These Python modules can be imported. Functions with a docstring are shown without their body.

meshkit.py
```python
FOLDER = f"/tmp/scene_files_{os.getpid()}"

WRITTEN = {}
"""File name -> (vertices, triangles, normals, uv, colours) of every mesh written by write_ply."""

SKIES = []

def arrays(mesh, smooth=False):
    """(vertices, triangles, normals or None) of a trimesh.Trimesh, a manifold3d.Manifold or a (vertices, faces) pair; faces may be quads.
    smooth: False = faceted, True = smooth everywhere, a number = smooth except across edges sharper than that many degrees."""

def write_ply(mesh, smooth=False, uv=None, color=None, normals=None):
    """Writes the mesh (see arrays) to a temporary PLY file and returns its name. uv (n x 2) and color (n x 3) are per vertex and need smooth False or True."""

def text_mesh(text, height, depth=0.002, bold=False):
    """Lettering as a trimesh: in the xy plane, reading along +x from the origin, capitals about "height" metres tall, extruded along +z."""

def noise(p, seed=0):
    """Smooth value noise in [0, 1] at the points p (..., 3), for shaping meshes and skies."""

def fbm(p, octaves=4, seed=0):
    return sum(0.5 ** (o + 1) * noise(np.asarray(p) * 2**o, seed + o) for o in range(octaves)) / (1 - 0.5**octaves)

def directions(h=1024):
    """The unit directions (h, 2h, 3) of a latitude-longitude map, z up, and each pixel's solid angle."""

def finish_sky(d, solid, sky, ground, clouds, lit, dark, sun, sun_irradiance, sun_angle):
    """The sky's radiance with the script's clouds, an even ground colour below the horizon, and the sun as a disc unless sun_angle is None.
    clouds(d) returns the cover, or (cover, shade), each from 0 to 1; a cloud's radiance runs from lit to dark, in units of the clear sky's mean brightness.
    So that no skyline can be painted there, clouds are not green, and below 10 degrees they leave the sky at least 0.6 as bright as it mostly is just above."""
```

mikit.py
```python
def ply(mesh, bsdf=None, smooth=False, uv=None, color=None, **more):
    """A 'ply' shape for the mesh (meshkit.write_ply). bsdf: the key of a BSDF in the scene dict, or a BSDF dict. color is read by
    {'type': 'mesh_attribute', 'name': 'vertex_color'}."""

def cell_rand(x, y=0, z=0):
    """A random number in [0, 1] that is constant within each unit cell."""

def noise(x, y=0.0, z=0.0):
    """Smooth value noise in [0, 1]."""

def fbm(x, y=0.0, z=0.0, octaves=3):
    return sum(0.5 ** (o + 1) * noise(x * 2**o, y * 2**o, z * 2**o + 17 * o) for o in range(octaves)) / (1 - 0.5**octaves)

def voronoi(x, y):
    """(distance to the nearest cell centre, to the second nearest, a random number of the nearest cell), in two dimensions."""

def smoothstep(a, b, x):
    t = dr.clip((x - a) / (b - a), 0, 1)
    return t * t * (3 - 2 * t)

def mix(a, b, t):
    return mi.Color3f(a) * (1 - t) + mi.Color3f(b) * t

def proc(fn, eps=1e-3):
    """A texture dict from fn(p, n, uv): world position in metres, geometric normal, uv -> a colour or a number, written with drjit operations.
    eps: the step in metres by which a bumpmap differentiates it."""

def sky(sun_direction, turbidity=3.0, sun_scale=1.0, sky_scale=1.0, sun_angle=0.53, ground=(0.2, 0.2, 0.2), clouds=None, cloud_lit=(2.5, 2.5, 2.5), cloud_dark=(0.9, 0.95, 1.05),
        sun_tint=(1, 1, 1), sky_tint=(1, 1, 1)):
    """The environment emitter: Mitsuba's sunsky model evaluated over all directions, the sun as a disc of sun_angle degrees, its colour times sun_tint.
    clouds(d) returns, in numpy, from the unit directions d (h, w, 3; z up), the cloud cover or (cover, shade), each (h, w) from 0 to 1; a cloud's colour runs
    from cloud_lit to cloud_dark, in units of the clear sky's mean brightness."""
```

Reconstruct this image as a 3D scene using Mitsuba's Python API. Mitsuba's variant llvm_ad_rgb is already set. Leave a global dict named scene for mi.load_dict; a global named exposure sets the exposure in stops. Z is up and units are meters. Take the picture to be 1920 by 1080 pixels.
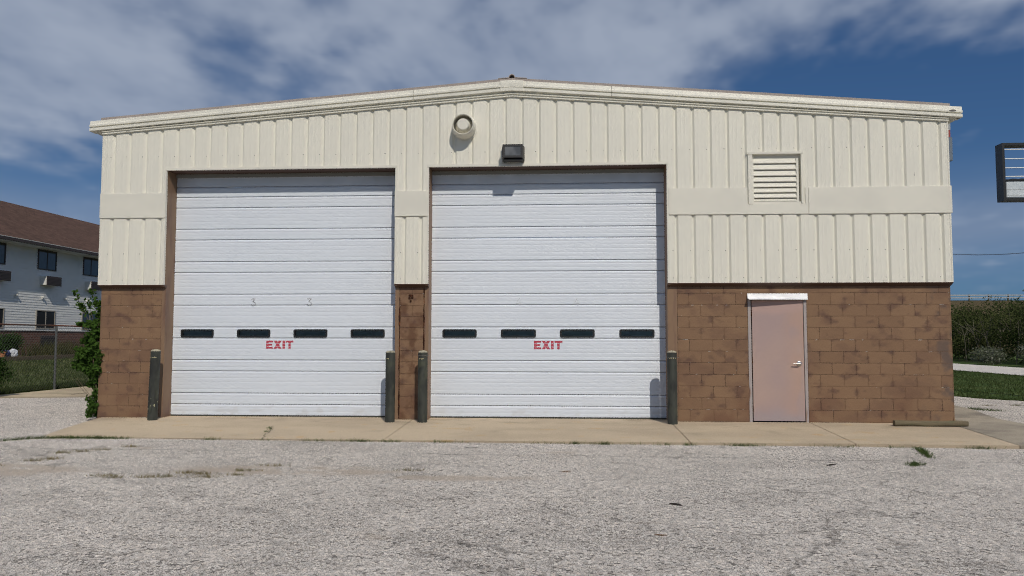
import math
import numpy as np
import trimesh
import manifold3d as m3
import drjit as dr
import mitsuba as mi
import mikit
import meshkit
from shapely.geometry import Polygon, box as sbox
from shapely import affinity

T = mi.ScalarTransform4f
PI = math.pi

# ------------------------------------------------------------------ camera, sky, exposure
exposure = 0.95
YAW, PITCH, ROLL = 0.0621, 0.0642, 0.0008


def camera_matrix(origin):
    f = np.array([-math.sin(YAW) * math.cos(PITCH), math.cos(YAW) * math.cos(PITCH), math.sin(PITCH)])
    r = np.array([math.cos(YAW), math.sin(YAW), 0.0])
    u = np.cross(r, f)
    c, s = math.cos(ROLL), math.sin(ROLL)
    r, u = c * r + s * u, c * u - s * r
    m = np.eye(4)
    m[:3, 0], m[:3, 1], m[:3, 2], m[:3, 3] = -r, u, f, origin
    return m.tolist()


scene, labels = {}, {}
scene['camera'] = {'type': 'perspective', 'fov': math.degrees(2 * math.atan(960 / 1480)), 'fov_axis': 'x', 'near_clip': 0.1, 'far_clip': 4000.0,
                   'to_world': T(camera_matrix([0.0, -14.05, 1.433]))}
SUN = (0.35, -1.0, 0.87)


def clouds(d):
    az, el = np.degrees(np.arctan2(d[..., 0], d[..., 1])), np.degrees(np.arcsin(np.clip(d[..., 2], -1, 1)))
    q = np.stack([d[..., 0], d[..., 1], 0 * az], -1) / (np.maximum(d[..., 2:], 0.0) + 0.16)
    warp = meshkit.fbm(q * 1.1 + 7.3, 3, seed=5) - 0.5
    big = meshkit.fbm(q * np.array([1.5, 1.0, 1]) + 0.9 * warp[..., None] + 3.1, 5, seed=11)
    fine = meshkit.fbm(q * np.array([6.0, 4.5, 1]) + 1.6 * warp[..., None], 4, seed=23)
    front = 11.5 + 7.2 / (1 + np.exp(-(az - 5.0) / 4.0))          # the cloud sheet's lower edge rises towards the right
    sheet = 0.20 * np.clip((el - front) / 3.0, -1.1, 1.0)
    rip = meshkit.fbm(q * np.array([15.0, 11.0, 1]) + 2.5 * warp[..., None], 4, seed=31)
    a = big * 0.46 + fine * 0.42 + 0.24 * rip - 0.56 + sheet
    t = np.clip((a + 0.15) / 0.40, 0, 1)
    cover = 0.72 * t * t * (3 - 2 * t)
    low = np.exp(-((el - 7.2 - 2.5 * warp) / 2.3) ** 2) * (0.50 + 0.5 * (big - 0.5))
    cover = 1 - (1 - cover) * (1 - np.clip(low, 0, 0.6))
    shade = np.clip(0.45 - 1.5 * (fine - 0.5) - 0.8 * (rip - 0.5) + 0.5 * (1 - np.clip((el - 6) / 9, 0, 1)), 0, 1)
    return cover, shade


scene['sky'] = mikit.sky(SUN, turbidity=2.6, sky_scale=0.66, sky_tint=(0.58, 0.84, 1.16), sun_tint=(0.88, 1.0, 1.22), clouds=clouds, cloud_lit=(4.2, 4.7, 5.6), cloud_dark=(2.6, 3.1, 4.1))

# ------------------------------------------------------------------ helpers


def numbered(key):
    if key not in scene and key not in TAKEN:
        return key
    k = 1
    while f'{key}_{k:03d}' in scene or f'{key}_{k:03d}' in TAKEN:
        k += 1
    return f'{key}_{k:03d}'


TAKEN = set()


def thing(name, label, cat, group=None):
    key = numbered(name)
    TAKEN.add(key)
    labels[key] = {'label': label, 'category': cat}
    if group:
        labels[key]['group'] = group
    return key


def put(name, mesh, mat, parent=None, smooth=False, at=None, label=None, cat=None, group=None, kind=None):
    key = numbered(f'{parent}__{name}' if parent else name)
    d = dict(mesh) if isinstance(mesh, dict) else mikit.ply(mesh, mat, smooth=smooth)
    if at is not None:
        d['to_world'] = T().translate([float(v) for v in at])
    scene[key] = d
    q = {}
    if label:
        q['label'] = label
    if cat:
        q['category'] = cat
    if group:
        q['group'] = group
    if kind:
        q['kind'] = kind
    if q:
        labels[key] = q
    return key


def cat_(ms):
    return trimesh.util.concatenate(list(ms))


def bx(x0, x1, y0, y1, z0, z1):
    return trimesh.creation.box(bounds=[[min(x0, x1), min(y0, y1), min(z0, z1)], [max(x0, x1), max(y0, y1), max(z0, z1)]])


def chamfer(x0, x1, y0, y1, z0, z1, c=0.006):
    pts = []
    for i in range(3):
        lo, hi = [x0, y0, z0], [x1, y1, z1]
        for b in range(8):
            p = [(hi if b >> k & 1 else lo)[k] for k in range(3)]
            for k in range(3):
                if k != i:
                    p[k] += -c if b >> k & 1 else c
            pts.append(p)
    return trimesh.convex.convex_hull(np.array(pts))


def prism_x(prof, x0, x1):
    """closed (y, z) profile extruded along x"""
    m = trimesh.creation.extrude_polygon(Polygon(prof), x1 - x0, engine='earcut')
    v = m.vertices
    m.vertices = np.c_[v[:, 2] + x0, v[:, 0], v[:, 1]]
    m.fix_normals()
    return m


def prism_z(poly, z0, z1):
    m = trimesh.creation.extrude_polygon(poly if isinstance(poly, Polygon) else Polygon(poly), z1 - z0, engine='earcut')
    m.apply_translation([0, 0, z0])
    return m


def lathe(prof, n=32):
    return trimesh.creation.revolve(np.array(prof, float), sections=n)


def tube(pts, r, n=6):
    pts = np.asarray(pts, float)
    r = np.broadcast_to(r, (len(pts),))
    t = np.gradient(pts, axis=0)
    t /= np.linalg.norm(t, axis=1, keepdims=True) + 1e-12
    a = np.cross(t, np.where(np.abs(t[:, 2:]) < 0.9, [0, 0, 1.0], [1.0, 0, 0]))
    a /= np.linalg.norm(a, axis=1, keepdims=True) + 1e-12
    b = np.cross(t, a)
    g = np.arange(n) * 2 * PI / n
    v = (pts[:, None] + r[:, None, None] * (np.cos(g)[None, :, None] * a[:, None] + np.sin(g)[None, :, None] * b[:, None])).reshape(-1, 3)
    i, j = np.meshgrid(np.arange(len(pts) - 1), np.arange(n), indexing='ij')
    q = np.stack([i * n + j, i * n + (j + 1) % n, (i + 1) * n + (j + 1) % n, (i + 1) * n + j], -1).reshape(-1, 4)
    f = [q[:, [0, 1, 2]], q[:, [0, 2, 3]]]
    k = np.arange(1, n - 1)
    f.append(np.stack([0 * k, k + 1, k], 1))
    o = (len(pts) - 1) * n
    f.append(np.stack([0 * k + o, o + k, o + k + 1], 1))
    return trimesh.Trimesh(v, np.vstack(f), process=False)


def grid_sheet(us, vs, fn):
    u, v = np.meshgrid(us, vs, indexing='ij')
    p = np.asarray(fn(u, v)).reshape(3, -1).T
    n, m = len(us), len(vs)
    i, j = np.meshgrid(np.arange(n - 1), np.arange(m - 1), indexing='ij')
    q = np.stack([i * m + j, (i + 1) * m + j, (i + 1) * m + j + 1, i * m + j + 1], -1).reshape(-1, 4)
    return trimesh.Trimesh(p, np.vstack([q[:, [0, 1, 2]], q[:, [0, 2, 3]]]), process=False)


def leaves(centres, size, rng, fold=0.25, aspect=0.62, up=0.5, jitter=0.35):
    """one folded diamond leaf of two triangles pairs at each centre"""
    n = len(centres)
    nrm = rng.normal(size=(n, 3))
    nrm[:, 2] += up * 1.6
    nrm /= np.linalg.norm(nrm, axis=1, keepdims=True)
    t = np.cross(nrm, rng.normal(size=(n, 3)))
    t /= np.linalg.norm(t, axis=1, keepdims=True) + 1e-9
    b = np.cross(nrm, t)
    s = (size * (1 + jitter * rng.uniform(-1, 1, n)))[:, None]
    c = np.asarray(centres)
    v = np.stack([c - t * s * 0.5, c + b * s * aspect * 0.5 - t * s * 0.05 + nrm * s * fold * 0.5, c + t * s * 0.5, c - b * s * aspect * 0.5 - t * s * 0.05 + nrm * s * fold * 0.5], 1).reshape(-1, 3)
    k = np.arange(n)[:, None] * 4
    f = np.vstack([k + [0, 2, 1], k + [0, 3, 2]])
    return trimesh.Trimesh(v, f, process=False)


def blob_points(blobs, n, rng, shell=0.55):
    """points in ellipsoids (x, y, z, rx, ry, rz), denser near their surface"""
    B = np.array(blobs, float)
    w = B[:, 3] * B[:, 4] * B[:, 5]
    k = rng.choice(len(B), n, p=w ** 0.75 / (w ** 0.75).sum())
    d = rng.normal(size=(n, 3))
    d /= np.linalg.norm(d, axis=1, keepdims=True)
    r = shell + (1 - shell) * rng.uniform(0, 1, n) ** 0.6
    r *= 1 + 0.22 * rng.normal(size=n).clip(-1.5, 1.5) * 0.6
    return B[k, :3] + d * r[:, None] * B[k, 3:]


def blades(xyz, h, w, rng, lean=0.35):
    n = len(xyz)
    a = rng.uniform(0, 2 * PI, n)
    side = np.c_[np.cos(a), np.sin(a), 0 * a]
    hh = (h * rng.uniform(0.45, 1.25, n))[:, None]
    tip = np.c_[rng.normal(0, lean, n), rng.normal(0, lean, n), np.ones(n)] * hh
    mid = tip * [0.3, 0.3, 0.55]
    v = np.stack([xyz - side * w / 2, xyz + side * w / 2, xyz + mid + side * w * 0.35, xyz + tip, xyz + mid - side * w * 0.35], 1).reshape(-1, 3)
    k = np.arange(n)[:, None] * 5
    return trimesh.Trimesh(v, np.vstack([k + [0, 1, 2], k + [0, 2, 4], k + [4, 2, 3]]), process=False)


def pit(poly, x, y, z, th):
    """flat (x, z) shape standing upright, facing -y"""
    ms = []
    for g in getattr(poly, 'geoms', [poly]):
        m = trimesh.creation.extrude_polygon(g, th, engine='earcut')
        v = m.vertices
        m.vertices = np.c_[v[:, 0] + x, y - v[:, 2], v[:, 1] + z]
        m.invert() if m.volume < 0 else None
        ms.append(m)
    return cat_(ms)


def upright_text(text, height, x, y, z, depth=0.002, bold=False):
    m = meshkit.text_mesh(text, height, depth, bold)
    v = m.vertices
    m.vertices = np.c_[v[:, 0] + x, y - v[:, 2], v[:, 1] + z]
    return m


# ------------------------------------------------------------------ materials
noise, fbm, vor, ss, mix, proc = mikit.noise, mikit.fbm, mikit.voronoi, mikit.smoothstep, mikit.mix, mikit.proc


def mat(name, color, rough=0.6, spec=0.4, metallic=0.0, bump=None, thin=None, **more):
    c = proc(color) if callable(color) else {'type': 'rgb', 'value': list(color)}
    if thin is not None:
        b = {'type': 'principledthin', 'base_color': c, 'roughness': rough, 'diff_trans': thin, 'eta': 1.35}
        scene[name] = {'type': 'twosided', 'b': b} if False else b
        return
    r = proc(rough) if callable(rough) else rough
    b = {'type': 'principled', 'base_color': c, 'roughness': r, 'specular': spec, 'metallic': metallic, **more}
    if bump:
        fn, scale, eps = bump
        b = {'type': 'bumpmap', 'tex': proc(fn, eps=eps), 'scale': scale, 'b': b}
    scene[name] = {'type': 'twosided', 'b': b}


def flecks(p, s, lo, hi):
    return ss(lo, hi, noise(p.x * s, p.y * s, p.z * s))


def cream_color(p, n, uv):
    dirt = fbm(p.x * 1.3, p.y * 3, p.z * 0.55, 3)
    streak = noise(p.x * 16, 4.2, p.z * 0.5)
    fine = noise(p.x * 60, p.y * 60, p.z * 60)
    t = 0.40 * ss(0.35, 0.8, dirt) + 0.06 * ss(0.5, 0.9, streak)
    c = mix((0.715, 0.695, 0.612), (0.645, 0.628, 0.56), t) 
    chip = 0.7 * ss(0.82, 0.86, noise(p.x * 40, 1.7, p.z * 7)) * ss(4.4, 6.3, p.x) * ss(0.62, 0.68, noise(p.x * 3.3, 0.4, p.z * 2.1))
    return mix(c, (0.17, 0.16, 0.15), chip)


def fascia_color(p, n, uv):
    dirt = fbm(p.x * 2.1, p.y * 3, p.z * 2.0, 3)
    c = mix((0.715, 0.695, 0.612), (0.63, 0.612, 0.54), ss(0.4, 0.85, dirt))
    worn = dr.maximum(ss(4.0, 6.8, p.x), 0.55 * ss(-5.5, -8.6, p.x))
    chip = ss(0.80, 0.82, noise(p.x * 9, p.y * 12, p.z * 16)) * ss(0.58, 0.64, noise(p.x * 1.9, 7.7, 1.0)) * worn
    return mix(c, (0.12, 0.11, 0.10), chip)


mat('cream_paint', cream_color, rough=0.5, spec=0.35)
mat('cream_plain', lambda p, n, uv: mix((0.69, 0.668, 0.588), (0.65, 0.63, 0.558), ss(0.35, 0.8, fbm(p.x * 1.7, p.y, p.z * 2.6, 3))), rough=0.5, spec=0.35)
mat('fascia_paint', fascia_color, rough=0.42, spec=0.4)


def joint_near(p):
    """how close a point of the block wall is to a bed or head joint, 0..1"""
    row = dr.floor(p.z / 0.2032)
    fz = p.z - row * 0.2032
    dz = dr.minimum(fz, 0.2032 - fz)
    half = 0.2032 * (row - 2 * dr.floor(row / 2))
    fx = (p.x - 4.683 + half) / 0.4064
    fx = (fx - dr.floor(fx)) * 0.4064
    dx = dr.minimum(fx, 0.4064 - fx)
    return dr.exp(-dz / 0.018), dr.exp(-dx / 0.032), dr.floor((p.x - 4.683 + half) / 0.4064), row


def block_color(p, n, uv):
    jz, jx, ix, row = joint_near(p)
    per = mikit.cell_rand(ix + 40, row, 5)
    c = mix((0.238, 0.146, 0.087), (0.205, 0.123, 0.074), per)
    big = fbm(p.x * 2.6, p.y * 2.6, p.z * 3.4, 4)
    c = mix(c, (0.160, 0.092, 0.062), 0.55 * ss(0.44, 0.72, big))
    blot = fbm(p.x * 6.5 + 3, p.y * 5, p.z * 7.5, 4)
    near = 0.40 * jz + 0.85 * jx
    c = mix(c, (0.110, 0.062, 0.048), 0.75 * ss(0.54, 0.88, blot + 0.20 * near - 0.03))
    lowp = ss(0.75, 0.0, p.z) * ss(0.42, 0.7, fbm(p.x * 3.1, p.y * 3, p.z * 2, 3))
    c = mix(c, (0.145, 0.070, 0.045), 0.55 * lowp)
    right = ss(6.0, 6.7, p.x) * ss(0.5, 0.72, fbm(p.x * 5, p.y * 5, p.z * 4 + 9, 3))
    c = mix(c, (0.105, 0.080, 0.072), 0.8 * right)
    pier = 0.8 * ss(-3.0, -2.9, p.x) * ss(-2.35, -2.45, p.x) * ss(0.46, 0.72, fbm(p.x * 6, 2.2, p.z * 4.5, 4))
    c = mix(c, (0.092, 0.040, 0.022), 0.85 * pier)
    chip = ss(0.90, 0.92, noise(p.x * 19, p.y * 19, p.z * 38)) * ss(0.55, 0.7, jz)
    c = mix(c, (0.45, 0.43, 0.40), chip)
    return c * (0.93 + 0.14 * noise(p.x * 90, p.y * 90, p.z * 90))


mat('block_paint', block_color, rough=0.75, spec=0.25, bump=(lambda p, n, uv: fbm(p.x * 55, p.y * 55, p.z * 55, 3), 0.004, 2e-3))


def mortar_color(p, n, uv):
    c = mix((0.185, 0.112, 0.068), (0.05, 0.034, 0.028), ss(0.50, 0.62, fbm(p.x * 2.2, p.y, p.z * 3.5, 4)))
    return mix(c, (0.40, 0.38, 0.36), ss(0.88, 0.91, noise(p.x * 5, 3.3, p.z * 9)))


mat('mortar', mortar_color, rough=0.9, spec=0.2)
mat('jamb_brown', lambda p, n, uv: mix((0.225, 0.142, 0.088), (0.150, 0.085, 0.064), 0.75 * ss(0.45, 0.75, fbm(p.x * 9, p.y * 9, p.z * 1.4, 4))), rough=0.5, spec=0.35)
mat('trim_brown', (0.082, 0.047, 0.034), rough=0.5)
mat('rust_caulk', lambda p, n, uv: mix((0.045, 0.022, 0.014), (0.17, 0.055, 0.022), ss(0.5, 0.8, fbm(p.x * 14, p.y * 14, p.z * 10, 3))), rough=0.9, spec=0.1)


def door_color(p, n, uv):
    c = mix((0.655, 0.70, 0.765), (0.62, 0.665, 0.73), 0.7 * ss(0.35, 0.8, fbm(p.x * 0.5, p.y, p.z * 0.8, 2)))
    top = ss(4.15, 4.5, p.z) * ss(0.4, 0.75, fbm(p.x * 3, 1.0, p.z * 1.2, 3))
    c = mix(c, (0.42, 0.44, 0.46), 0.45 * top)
    low = ss(0.35, 0.0, p.z) * ss(0.5, 0.75, fbm(p.x * 7, 1.0, p.z * 9, 3))
    c = mix(c, (0.46, 0.44, 0.41), 0.35 * low)
    return c


mat('door_white', door_color, rough=0.42, spec=0.4)
mat('seal_grey', (0.26, 0.26, 0.235), rough=0.7)
mat('black_rubber', (0.014, 0.015, 0.017), rough=0.55)
mat('astragal', (0.06, 0.06, 0.052), rough=0.8)
mat('exit_red', lambda p, n, uv: mix((0.42, 0.045, 0.075), (0.56, 0.19, 0.21), ss(0.62, 0.78, noise(p.x * 70, p.y, p.z * 70))), rough=0.6)
mat('ghost_grey', lambda p, n, uv: mix((0.23, 0.235, 0.245), (0.52, 0.54, 0.57), ss(0.5, 0.72, noise(p.x * 55, p.y, p.z * 55))), rough=0.6)
mat('ghost_faint', lambda p, n, uv: mix((0.50, 0.515, 0.53), (0.63, 0.66, 0.70), ss(0.42, 0.62, noise(p.x * 40, p.y, p.z * 40))), rough=0.6)
scene['window_glass'] = {'type': 'thindielectric', 'int_ior': 1.5}
mat('dark_void', (0.012, 0.012, 0.013), rough=0.9, spec=0.1)
mat('interior_grey', (0.06, 0.06, 0.06), rough=0.9, spec=0.1)


def mandoor_color(p, n, uv):
    a = fbm(p.x * 1.6 + 5, 0.3, p.z * 1.1, 3)
    edge = ss(3.75, 4.2, p.x + 0.25 * (fbm(p.x * 3, 1.4, p.z * 2.2, 2) - 0.5))
    c = mix((0.375, 0.275, 0.262), (0.415, 0.300, 0.262), ss(0.35, 0.7, a))
    c = mix(c, (0.44, 0.285, 0.215), 0.6 * edge * ss(0.35, 0.6, fbm(p.x * 4, 2.0, p.z * 1.6, 3)))
    c = mix(c, (0.44, 0.305, 0.275), 0.8 * ss(1.84, 1.95, p.z + 0.08 * (noise(p.x * 4, 1, 1) - 0.5)))
    c = mix(c, (0.335, 0.285, 0.30), 0.75 * ss(0.28, 0.04, p.z + 0.25 * (fbm(p.x * 4, 3.0, p.z * 5, 3) - 0.5)))
    return c * (0.97 + 0.06 * noise(p.x * 70, 1, p.z * 70))


mat('mandoor_paint', mandoor_color, rough=0.55, spec=0.3)
mat('frame_paint', lambda p, n, uv: mix((0.36, 0.32, 0.31), (0.22, 0.13, 0.09), ss(0.62, 0.8, fbm(p.x * 12, p.y * 9, p.z * 2, 3))), rough=0.5)
mat('aluminium', lambda p, n, uv: mix((0.80, 0.81, 0.82), (0.66, 0.67, 0.68), ss(0.4, 0.8, fbm(p.x * 7, p.y * 7, p.z * 7, 2))), rough=0.38, spec=0.6)
mat('steel', (0.66, 0.66, 0.65), rough=0.36, metallic=1.0)
mat('dark_bronze', (0.030, 0.028, 0.027), rough=0.42, spec=0.5)
mat('lens_dark', lambda p, n, uv: mix((0.075, 0.08, 0.085), (0.15, 0.155, 0.16), ss(0.3, 0.8, fbm(p.x * 8, p.y * 3, p.z * 5, 2))), rough=0.12, spec=0.6)
mat('black_metal', (0.017, 0.018, 0.020), rough=0.4)


def bollard_color(p, n, uv):
    w = fbm(p.x * 11, p.y * 11, p.z * 3.2, 4)
    c = mix((0.050, 0.054, 0.046), (0.028, 0.030, 0.028), ss(0.4, 0.75, w))
    c = mix(c, (0.085, 0.092, 0.062), 0.6 * ss(0.58, 0.8, fbm(p.x * 8 + 4, p.y * 8, p.z * 5, 3)))
    return mix(c, (0.34, 0.33, 0.22), ss(0.815, 0.85, noise(p.x * 34, p.y * 34, p.z * 16)) * ss(0.5, 0.25, p.z) * ss(-6.9, -7.0, p.x))


mat('bollard_paint', bollard_color, rough=0.6, spec=0.3, bump=(lambda p, n, uv: fbm(p.x * 40, p.y * 40, p.z * 20, 3), 0.004, 2e-3))
mat('cap_concrete', lambda p, n, uv: mix((0.40, 0.37, 0.28), (0.18, 0.17, 0.13), ss(0.45, 0.75, fbm(p.x * 40, p.y * 40, p.z * 40, 3))), rough=0.9, spec=0.2)
mat('worn_tape', (0.55, 0.50, 0.30), rough=0.6)
mat('wire', (0.30, 0.29, 0.27), rough=0.4, metallic=0.8)


def concrete_color(p, n, uv):
    a = fbm(p.x * 0.8, p.y * 1.3, 0.5, 4)
    c = mix((0.395, 0.325, 0.236), (0.33, 0.27, 0.197), ss(0.35, 0.75, a))
    c = mix(c, (0.27, 0.225, 0.165), 0.6 * ss(0.55, 0.8, fbm(p.x * 2.4 + 7, p.y * 3.4, 1.5, 4)))
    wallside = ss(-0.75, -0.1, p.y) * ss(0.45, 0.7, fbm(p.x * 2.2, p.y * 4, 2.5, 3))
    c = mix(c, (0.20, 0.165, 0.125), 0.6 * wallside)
    c = mix(c, (0.40, 0.24, 0.09), 0.45 * ss(0.73, 0.82, fbm(p.x * 3.3, p.y * 7, 8.1, 3)))
    crack = dr.abs(p.x + 4.75 + 0.22 * (p.y + 1.2) + 0.12 * (fbm(p.y * 5, 1.0, 1.0, 3) - 0.5))
    c = mix(c, (0.05, 0.05, 0.035), ss(0.014, 0.004, crack) * ss(-0.8, -1.3, p.y))
    return c * (0.90 + 0.2 * noise(p.x * 75, p.y * 75, p.z * 75))


mat('apron_concrete', concrete_color, rough=0.85, spec=0.2, bump=(lambda p, n, uv: fbm(p.x * 60, p.y * 60, p.z * 60, 2), 0.003, 2e-3))
mat('grey_concrete', lambda p, n, uv: mix((0.30, 0.262, 0.205), (0.165, 0.145, 0.12), ss(0.35, 0.7, fbm(p.x * 1.1, p.y * 1.1, 0.5, 4))) * (0.9 + 0.2 * noise(p.x * 60, p.y * 60, 0)), rough=0.85, spec=0.2)
mat('drive_concrete', lambda p, n, uv: mix((0.34, 0.285, 0.20), (0.24, 0.20, 0.145), ss(0.3, 0.7, fbm(p.x * 0.9, p.y * 1.4, 0.5, 4))) * (0.9 + 0.2 * noise(p.x * 50, p.y * 50, 0)), rough=0.85, spec=0.2)


def ellipse(p, cx, cy, rx, ry):
    q = dr.square((p.x - cx) / rx) + dr.square((p.y - cy) / ry)
    return dr.exp(-q * q)


def gravel_color(p, n, uv):
    f1, f2, r1 = vor(p.x / 0.025, p.y / 0.025)
    g1, g2, r2 = vor(p.x / 0.0085 + 31, p.y / 0.0085)
    val = 0.70 + 0.62 * (r1 - 0.5) * dr.abs(r1 - 0.5) * 2 + 0.30 * (r1 - 0.5)
    c = mix((0.482, 0.455, 0.427), (0.45, 0.405, 0.362), mikit.cell_rand(r1 * 977, 3, 1)) * (val + 0.42)
    c = mix(c, (0.075, 0.07, 0.066), 0.85 * ss(0.925, 0.95, r1))
    bare = ss(0.42, 0.66, fbm(p.x * 1.5, p.y * 1.9, 12.5, 4))
    c = c * (0.38 + 0.62 * ss(0.02, 0.14 + 0.18 * bare, f2 - f1)) * (0.84 + 0.32 * r2)
    soft = fbm(p.x * 0.55, p.y * 0.8, 0.5, 4)
    c = c * (0.86 + 0.28 * soft)
    mott = fbm(p.x * 4.2, p.y * 5.5, 2.5, 4)
    c = c * (1 - 0.22 * ss(0.54, 0.76, mott))
    wob = 0.35 * (fbm(p.x * 1.6, p.y * 2.5, 6.5, 4) - 0.5)
    e = dr.maximum(dr.maximum(ellipse(p, -6.6, -5.25, 1.3, 0.42 + wob), ellipse(p, -3.1, -5.0, 1.5, 0.33 + wob)), 0.7 * ellipse(p, -1.2, -5.35, 1.2, 0.2 + wob))
    sand = dr.maximum(e * ss(0.28, 0.53, fbm(p.x * 2.1, p.y * 3.5, 9.5, 4)), ss(0.66, 0.8, fbm(p.x * 0.7 + 9, p.y * 1.5, 4.5, 4)) * 0.6)
    sandc = mix((0.37, 0.315, 0.262), (0.31, 0.26, 0.21), fbm(p.x * 7, p.y * 7, 1.5, 3)) * (0.8 + 0.4 * r2)
    c = mix(c, sandc, 0.78 * ss(0.12, 0.8, sand))
    wx, wy = p.x * 0.42 + 0.5 * fbm(p.x * 1.3, p.y * 1.3, 21.0, 4), p.y * 0.5 + 0.5 * fbm(p.x * 1.3, p.y * 1.3, 33.0, 4)
    k1, k2, kr = vor(wx, wy)
    c = c * (1 - 0.36 * ss(0.026, 0.006, k2 - k1) * ss(0.44, 0.56, fbm(p.x * 0.9, p.y * 0.9, 41.0, 3)))
    line = dr.abs(p.y + 3.62 + 0.25 * (fbm(p.x * 0.9, 3.0, 1.0, 4) - 0.5) + 0.012 * p.x)
    c = c * (1 - 0.5 * ss(0.035, 0.008, line) * ss(0.40, 0.52, fbm(p.x * 1.3, 8.0, 1.0, 3)))
    l2 = dr.abs(p.y + 0.75 * p.x + 9.2 + 0.5 * (fbm(p.x * 1.2, p.y * 1.2, 3.0, 4) - 0.5))
    c = c * (1 - 0.22 * ss(0.10, 0.02, l2) * ss(0.42, 0.55, fbm(p.x * 1.5, p.y * 1.5, 7.0, 3)))
    return c


def gravel_height(p, n, uv):
    f1, f2, r1 = vor(p.x / 0.025, p.y / 0.025)
    return ss(0.0, 0.35, f2 - f1) * (0.45 + 0.55 * r1)


mat('gravel', gravel_color, rough=0.9, spec=0.15, bump=(gravel_height, 0.006, 2e-3))
mat('stone', lambda p, n, uv: mix((0.52, 0.49, 0.455), (0.20, 0.19, 0.18), ss(0.30, 0.95, mikit.cell_rand(p.x * 34, p.y * 34, 1))), rough=0.9, spec=0.15)


def grass_color(p, n, uv):
    a = fbm(p.x * 0.7, p.y * 0.7, 0.5, 4)
    c = mix((0.040, 0.066, 0.020), (0.062, 0.082, 0.030), ss(0.35, 0.7, a))
    c = mix(c, (0.022, 0.036, 0.012), 0.65 * ss(0.4, 0.65, fbm(p.x * 4, p.y * 4, 1.5, 3)))
    return c * (0.6 + 0.8 * noise(p.x * 26, p.y * 26, 0))


def lawn_color(p, n, uv):
    a = fbm(p.x * 0.9, p.y * 0.9, 0.5, 4)
    c = mix((0.052, 0.066, 0.026), (0.075, 0.080, 0.036), ss(0.35, 0.7, a))
    return c * (0.6 + 0.8 * noise(p.x * 24, p.y * 24, 0))


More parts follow.
